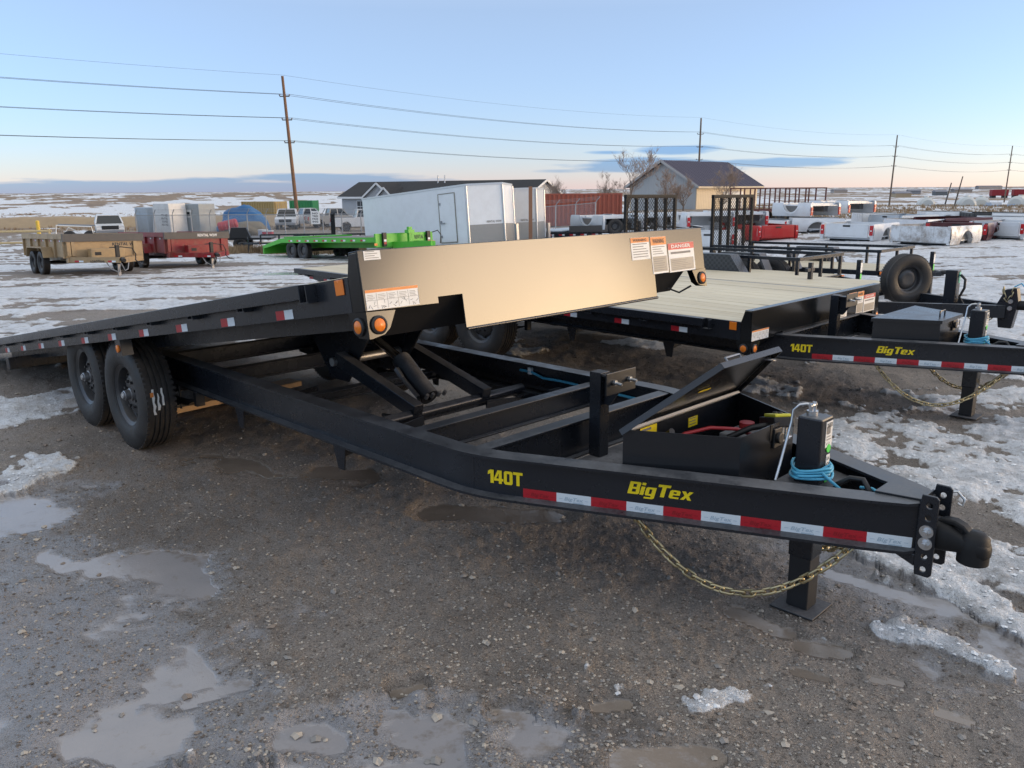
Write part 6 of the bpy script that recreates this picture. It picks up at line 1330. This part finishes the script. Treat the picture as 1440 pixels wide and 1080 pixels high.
p = on_ground(316, 64.5); p.z += .9; g = G(); g.lathe([(0, -.75), (.28, -.75), (.36, -.66), (.36, .66), (.28, .75), (0, .75)], (0, 0, 0), (1, .2, .22), 18)
for k in (-.45, -.15, .15, .45): g.lathe([(.36, k - .03), (.385, k), (.36, k + .03)], (0, 0, 0), (1, .2, .22), 18)
tag(g.build('drum', flat('red_drum', (.45, .03, .05), .4), loc=p, smooth=40), 'red ribbed drum lying on the pile in front of the blue tarp', 'drum')
def small_box(label, u, Y, w_, h_, col, name='cooler_box', lidc=None):
    p = on_ground(u, Y); t = thing(name, label, 'box', p); g = G(); g.box(-w_ / 2, w_ / 2, -.25, .25, 0, h_); g.build('body', flat('box_%.2f%.2f' % (col[0], col[1]), col, .5), t, bevel=.03); g = G(); g.box(-w_ / 2 - .02, w_ / 2 + .02, -.27, .27, h_, h_ + .08); g.build('lid', flat('box_lid_w', (.7, .7, .7), .5), t, bevel=.02)
small_box('small red cooler box in front of the tan container', 372, 62.5, .75, .42, (.5, .03, .05)); small_box('small blue white cooler box beside the red one', 365, 62.8, .6, .5, (.45, .5, .65))
# white framed machine behind the tan trailer, yellow bollard, pipe gate
p = on_ground(97, 45); t = thing('sprayer_frame', 'white tubular machine frame with dark wheels behind the tan trailer', 'machine', p, (0, 0, R(10))); g = G(); g.tube([(-1.0, 0, .4), (-.9, 0, 1.25), (.9, 0, 1.15), (1.0, 0, .5), (-1.0, 0, .4)], .035, 6); g.tube([(-.95, .6, .4), (-.5, .6, 1.1), (.5, .6, .6), (1.0, .6, .6)], .03, 6); g.bar((-1, 0, .45), (-1, .6, .45), .06, .06); g.bar((1, 0, .5), (1, .6, .55), .06, .06); g.build('frame', WHITEL, t, 50)
for x_ in (-.3, .75): simple_wheel(t, (x_, .1, .6), -1)
g = G(); g.bar((-.9, .3, 1.28), (1.0, .3, 1.2), .08, .08); g.build('boom', DSTEEL, t)
p = on_ground(46, 46); g = G(); g.cyl((0, 0, 0), (0, 0, 1.45), .1, .1, 12); g.lathe([(.1, 1.45), (.07, 1.5), (0, 1.52)], (0, 0, 0), (0, 0, 1), 12); tag(g.build('bollard', flat('yellow_steel', (.72, .48, .06), .5), loc=p, smooth=40), 'yellow steel bollard on the snow at the yard edge', 'bollard')
p = on_ground(-20, 36); t = thing('pipe_gate', 'beige pipe gate at the left edge of the yard', 'gate', p, (0, 0, R(12))); bg_ = flat('beige_pipe', (.55, .42, .22), .5)
for zz in (.55, 1.05): g = G(); g.cyl((-3, 0, zz), (2.4, 0, zz), .05, n=8); g.build('gate_rail', bg_, t, 40)
for xx in (-3, 0, 2.3): g = G(); g.cyl((xx, 0, 0), (xx, 0, 1.15), .055, n=8); g.build('gate_post', bg_, t, 40)
# dirt bank along the road
g = G(); n = 60; vs = []
for i in range(n + 1):
    u = -160 + 560 * i / n; q = on_ground(u, 92); h = 1.0 + .25 * float(vnoise(np.array(i * .5), np.array(2.), 4))
    for k, (dy, z) in enumerate(((-3.0, -.3), (-1.0, h * .85), (.6, h), (3, -.3))): vs.append((q.x, q.y + dy, q.z + z))
g.add(vs, [(i * 4 + j, (i + 1) * 4 + j, (i + 1) * 4 + j + 1, i * 4 + j + 1) for i in range(n) for j in range(3)]); BK = NT('dry_dirt'); n_ = BK.noise(1.1, 6, .65, BK.coord()); BK.set(BK.mix(n_, (.44, .32, .19), (.26, .19, .12)), .9); o = g.build('dirt_bank', BK.m, smooth=50); o['kind'] = 'structure'
# black flat trailer and two utility trailers by the fence
def small_flat():
    p = on_ground(336, 40.5); t = thing('flat_trailer', 'small black flat trailer with a dark mud flap in front of the fence', 'trailer', p, (0, 0, R(8))); g = G(); g.box(-1.5, 1.5, -.9, .9, .55, .65); g.bar((-1.5, 0, .58), (-2.6, 0, .5), .1, .1); g.build('deck', BLACKR, t); g = G(); g.prism([(-.5, .65), (-.35, 1.15), (.35, 1.15), (.55, .65)], 'y', -1.0, -.7); g.build('fender', BLKPL, t); simple_wheel(t, (0, -.82, .335), -1); simple_wheel(t, (0, .82, .335), 1)
small_flat()
q = on_ground(360, 37); utility('black utility trailer with ramp gate parked by the fence behind the green deck', (q.x, q.y), R(198), group='utility trailers with ramp gates', length=3.2)
q = on_ground(478, 37.5); utility('black utility trailer whose gate is half hidden by the white cargo trailer', (q.x, q.y), R(200), group='utility trailers with ramp gates', length=3.2)
# ---- far right: tanks, boxcars, masts, boats, shrubs
def tank(label, u, Y, r_, L_, yaw):
    p = on_ground(u, Y); t = thing('poly_tank', label, 'tank', p, (0, 0, yaw), 'white tanks past the pickup beds'); g = G(); g.lathe([(0, -L_ / 2), (r_ * .7, -L_ / 2), (r_, -L_ / 2 + .3), (r_, L_ / 2 - .3), (r_ * .7, L_ / 2), (0, L_ / 2)], (0, 0, r_ + .15), (1, 0, 0), 20); g.build('shell', flat('pale_tank', (.62, .63, .60), .5), t, 40); g = G(); g.box(-L_ * .4, L_ * .4, -r_ * .8, r_ * .8, 0, .35); g.build('cradle', DSTEEL, t); g = G(); g.cyl((0, 0, 2 * r_ + .1), (0, 0, 2 * r_ + .3), .3, n=12); g.build('hatch', MATS['pale_tank'], t)
tank('lone white tank left of the leaning masts', 1304, 120, 1.15, 2.0, R(80)); tank('white tank with grey front box right of the masts', 1361, 115, 1.15, 2.2, R(75)); tank('white tank beside the blue boat', 1382, 117, 1.2, 2.4, R(60)); tank('white tank at the right edge past the beds', 1437, 112, 1.2, 2.4, R(30))
for u_, lab in ((1405, 'red boxcar on the distant siding left of the utility pole'), (1436, 'red boxcar on the distant siding right of the utility pole')):
    q = at(u_, 270, 330); z_ = H(q.x, q.y); t = thing('boxcar', lab, 'boxcar', (q.x, q.y, z_ + .2), (0, 0, R(-8)), 'distant red boxcars'); rm = flat('boxcar_red', (.30, .02, .03), .6); g = G(); g.box(-3.1, 3.1, -1.4, 1.4, .9, 3.3); b_ = g.build('body', rm, t, bevel=.1)
    for k in range(6): g = G(); g.box(-2.9 + k, -2.8 + k, -1.46, -1.401, .95, 3.25); g.build('rib', rm, b_)
    for x_ in (-2.2, 2.2): g = G(); g.box(x_ - .8, x_ + .8, -1., 1., 0, .9); g.build('truck', BLKPL, t)
p = on_ground(1409, 105); t = thing('boat', 'small blue boat hull on the snow near the white tanks', 'boat', p, (0, 0, R(10))); g = G(); g.add([(-1.8, -.6, .2), (1.2, -.5, .2), (1.9, 0, .7), (1.2, .5, .2), (-1.8, .6, .2), (-1.9, -.85, .9), (1.2, -.8, .9), (2.3, 0, 1.05), (1.2, .8, .9), (-1.9, .85, .9)], [(0, 1, 6, 5), (1, 2, 7, 6), (2, 3, 8, 7), (3, 4, 9, 8), (4, 0, 5, 9), (0, 4, 3, 2, 1), (5, 6, 7, 8, 9)]); g.build('hull', flat('boat_blue', (.05, .25, .55), .4), t); g = G(); g.box(-1.7, -.2, -.5, .5, .91, 1.3); g.build('cover', flat('boat_cover', (.5, .55, .6), .6), t)
for u0, v0, u1, v1, lab in ((1327, 283, 1338, 257, 'short leaning steel mast left of the tall one'), (1341, 283, 1354, 248, 'tall leaning steel mast above the junk row')):
    a, b = at(u0, v0, 118), at(u1, v1, 118); a.z = H(a.x, a.y); g = G(); d_ = b - a; g.cyl((0, 0, 0), d_, .13, .08, 8); g.cyl(d_ * .55 + V(-.16, 0, 0), d_ * .55 + V(.16, 0, 0), .05, n=6); g.box(-.4, .4, -.4, .4, -.05, .2); tag(g.build('drill_mast', flat('mast_steel', (.10, .085, .075), .6), loc=a), lab, 'mast')
rg = random.Random(5)
for k, (u_, Y_, w_, h_, c_) in enumerate(((1322, 118, 2.4, 1.5, (.36, .38, .40)), (1333, 116, 1.8, 1.1, (.62, .63, .64)), (1345, 119, 2.0, 1.3, (.06, .07, .10)), (1371, 112, 1.6, 1.0, (.28, .33, .38)), (1393, 121, 2.6, 1.4, (.10, .12, .2)))):
    lab = ['grey machine body at the foot of the short mast', 'white machine body between the masts', 'dark machine body at the foot of the tall mast', 'grey blue box standing between two white tanks', 'dark blue machine body behind the white tanks'][k]
    p = on_ground(u_, Y_); t = thing('old_machine', lab, 'machine', p, (0, 0, rg.uniform(-.4, .4))); pm = flat('machine_%d' % k, c_, .6); g = G(); g.prism([(-w_ / 2, .35), (w_ / 2, .35), (w_ / 2, h_ * .7), (w_ * .2, h_), (-w_ / 2, h_ * .9)], 'y', -.7, .7); g.build('body', pm, t, bevel=.05); g = G(); g.box(-w_ * .3, w_ * .1, -.72, -.701, h_ * .5, h_ * .8); g.build('panel', DSTEEL, t)
    for x_ in (-w_ * .3, w_ * .3): simple_wheel(t, (x_, -.6, .335), -1)
# distant low houses and dark shrubs on the right
for k, (u_, Y_, w_, c_) in enumerate(((1285, 520, 9, (.26, .27, .30)), (1322, 420, 7, (.12, .13, .14)), (1268, 380, 9, (.40, .32, .22)), (1352, 560, 16, (.30, .28, .27)), (1180, 620, 14, (.32, .30, .29)), (1390, 900, 40, (.30, .29, .30)))):
    q = at(u_, 267, Y_); z_ = H(q.x, q.y); t = thing('distant_building', ['low dark building on the plain', 'dark green-black barn on the plain', 'tan low building by the dry grass', 'long grey building on the plain behind the masts', 'long dull building far out behind the upside-down beds', 'row of pale buildings on the far ridge'][k], 'building', (q.x, q.y, z_), (0, 0, R(-10 + 5 * k))); t.scale = (.8, .8, .6); h_ = 3.0 if k != 5 else 5; g = G(); g.box(-w_ / 2, w_ / 2, -3, 3, -1, h_); g.build('wall', flat('far_wall_%d' % k, c_, .8), t); g = G(); g.prism([(-3.4, h_), (3.4, h_), (0, h_ + 1.6)], 'x', -w_ / 2 - .4, w_ / 2 + .4); g.build('roof', flat('far_roof', (.22, .22, .25), .8), t)
def scrub(name, label, n, seed, gen, hmin, hmax, mat):
    """tufts of dry grass: fans of thin blades in one mesh"""
    rg = np.random.default_rng(seed); g = G(); X, Y = gen(rg, n)
    for x, y in zip(X, Y):
        h = rg.uniform(hmin, hmax); z = H(x, y)
        for b in range(9):
            a = rg.uniform(0, 6.283); l = rg.uniform(.1, .5) * h; hh = h * rg.uniform(.6, 1.1); w_ = .028 * h / .35 + .004; c, s = math.cos(a), math.sin(a); bx, by = x + rg.normal(0, h * .3), y + rg.normal(0, h * .3)
            g.add([(bx - s * w_, by + c * w_, z - .02), (bx + s * w_, by - c * w_, z - .02), (bx + c * l, by + s * l, z + hh)], [(0, 1, 2)])
    o = g.build(name, mat); o['kind'] = 'stuff'; o['label'] = label; o['category'] = 'grass'
DG = flat('dry_grass', (.30, .21, .12), .9)
def gfence(rg, n):
    u = rg.uniform(300, 520, n); Y = rg.normal(37.5, .8, n) - (u > 400) * 1.0; P = [at(a, 267, b) for a, b in zip(u, Y)]; return [p.x for p in P], [p.y for p in P]
scrub('dry_weeds', 'strip of dry brown weeds in front of the fence', 900, 4, gfence, .12, .4, DG)
def gfar(rg, n):
    u = rg.uniform(1060, 1480, n); Y = rg.uniform(48, 150, n); P = [at(a, 267, b) for a, b in zip(u, Y)]; return [p.x for p in P], [p.y for p in P]
scrub('prairie_grass', 'dry prairie grass on the open ground beyond the beds', 3200, 6, gfar, .10, .34, DG)
def gfar2(rg, n):
    u = rg.uniform(-60, 900, n); Y = rg.uniform(75, 170, n); P = [at(a, 267, b) for a, b in zip(u, Y)]; return [p.x for p in P], [p.y for p in P]
scrub('prairie_grass', 'dry prairie grass on the slope behind the fence', 2600, 8, gfar2, .12, .4, DG)
# plank on the ground under the axles
q = T1.matrix_world if False else None
bpy.context.view_layer.update(); a = T1.matrix_world @ Vector((-5.45, -.62, .0)); b = T1.matrix_world @ Vector((-5.62, .62, .0)); g = G(); a.z = H(a.x, a.y) + .045; b.z = H(b.x, b.y) + .045; g.bar(a, b, .19, .045); tag(g.build('plank', PALEW, bevel=.003), 'pale lumber plank lying on the ground under the raised trailer', 'plank')
def to_world(o, p): bpy.context.view_layer.update(); return o.matrix_world @ Vector(p)
for T_ in (T1, T2):
    q = to_world(T_, (-.396, 0, 0)); PADS.append(((q.x, q.y), .17))
    for xa in (-4.772, -5.626):
        for sd in (-1, 1): q = to_world(T_, (xa, sd * 1.055, 0)); PADS.append(((q.x, q.y), .26))
build_ground()
STONES = [flat('stone_pale', (.42, .375, .32), .8), flat('stone_brown', (.24, .195, .16), .8), flat('stone_grey', (.25, .235, .22), .8), flat('stone_dark', (.11, .09, .075), .7)]
ICE = [flat('ice_white', (.80, .82, .84), .4), flat('ice_grey', (.60, .61, .63), .4)]
rock_field('gravel', 'loose gravel pressed into the mud', 50000, 3, near_gen(lambda S_, W_, P_, q: (S_ < .35) & (P_ < .4) & (q > .35)), STONES, .0020, .0080)
rock_field('pebbles', 'scattered larger pale pebbles on the mud', 700, 5, near_gen(lambda S_, W_, P_, q: (S_ < .5) & (q > .4)), STONES[:3], .006, .019)
rock_field('ice_lumps', 'crumbled ice and slush lumps', 15000, 9, near_gen(lambda S_, W_, P_, q: (S_ > .45) & (q > .3)), ICE, .003, .013, .6)
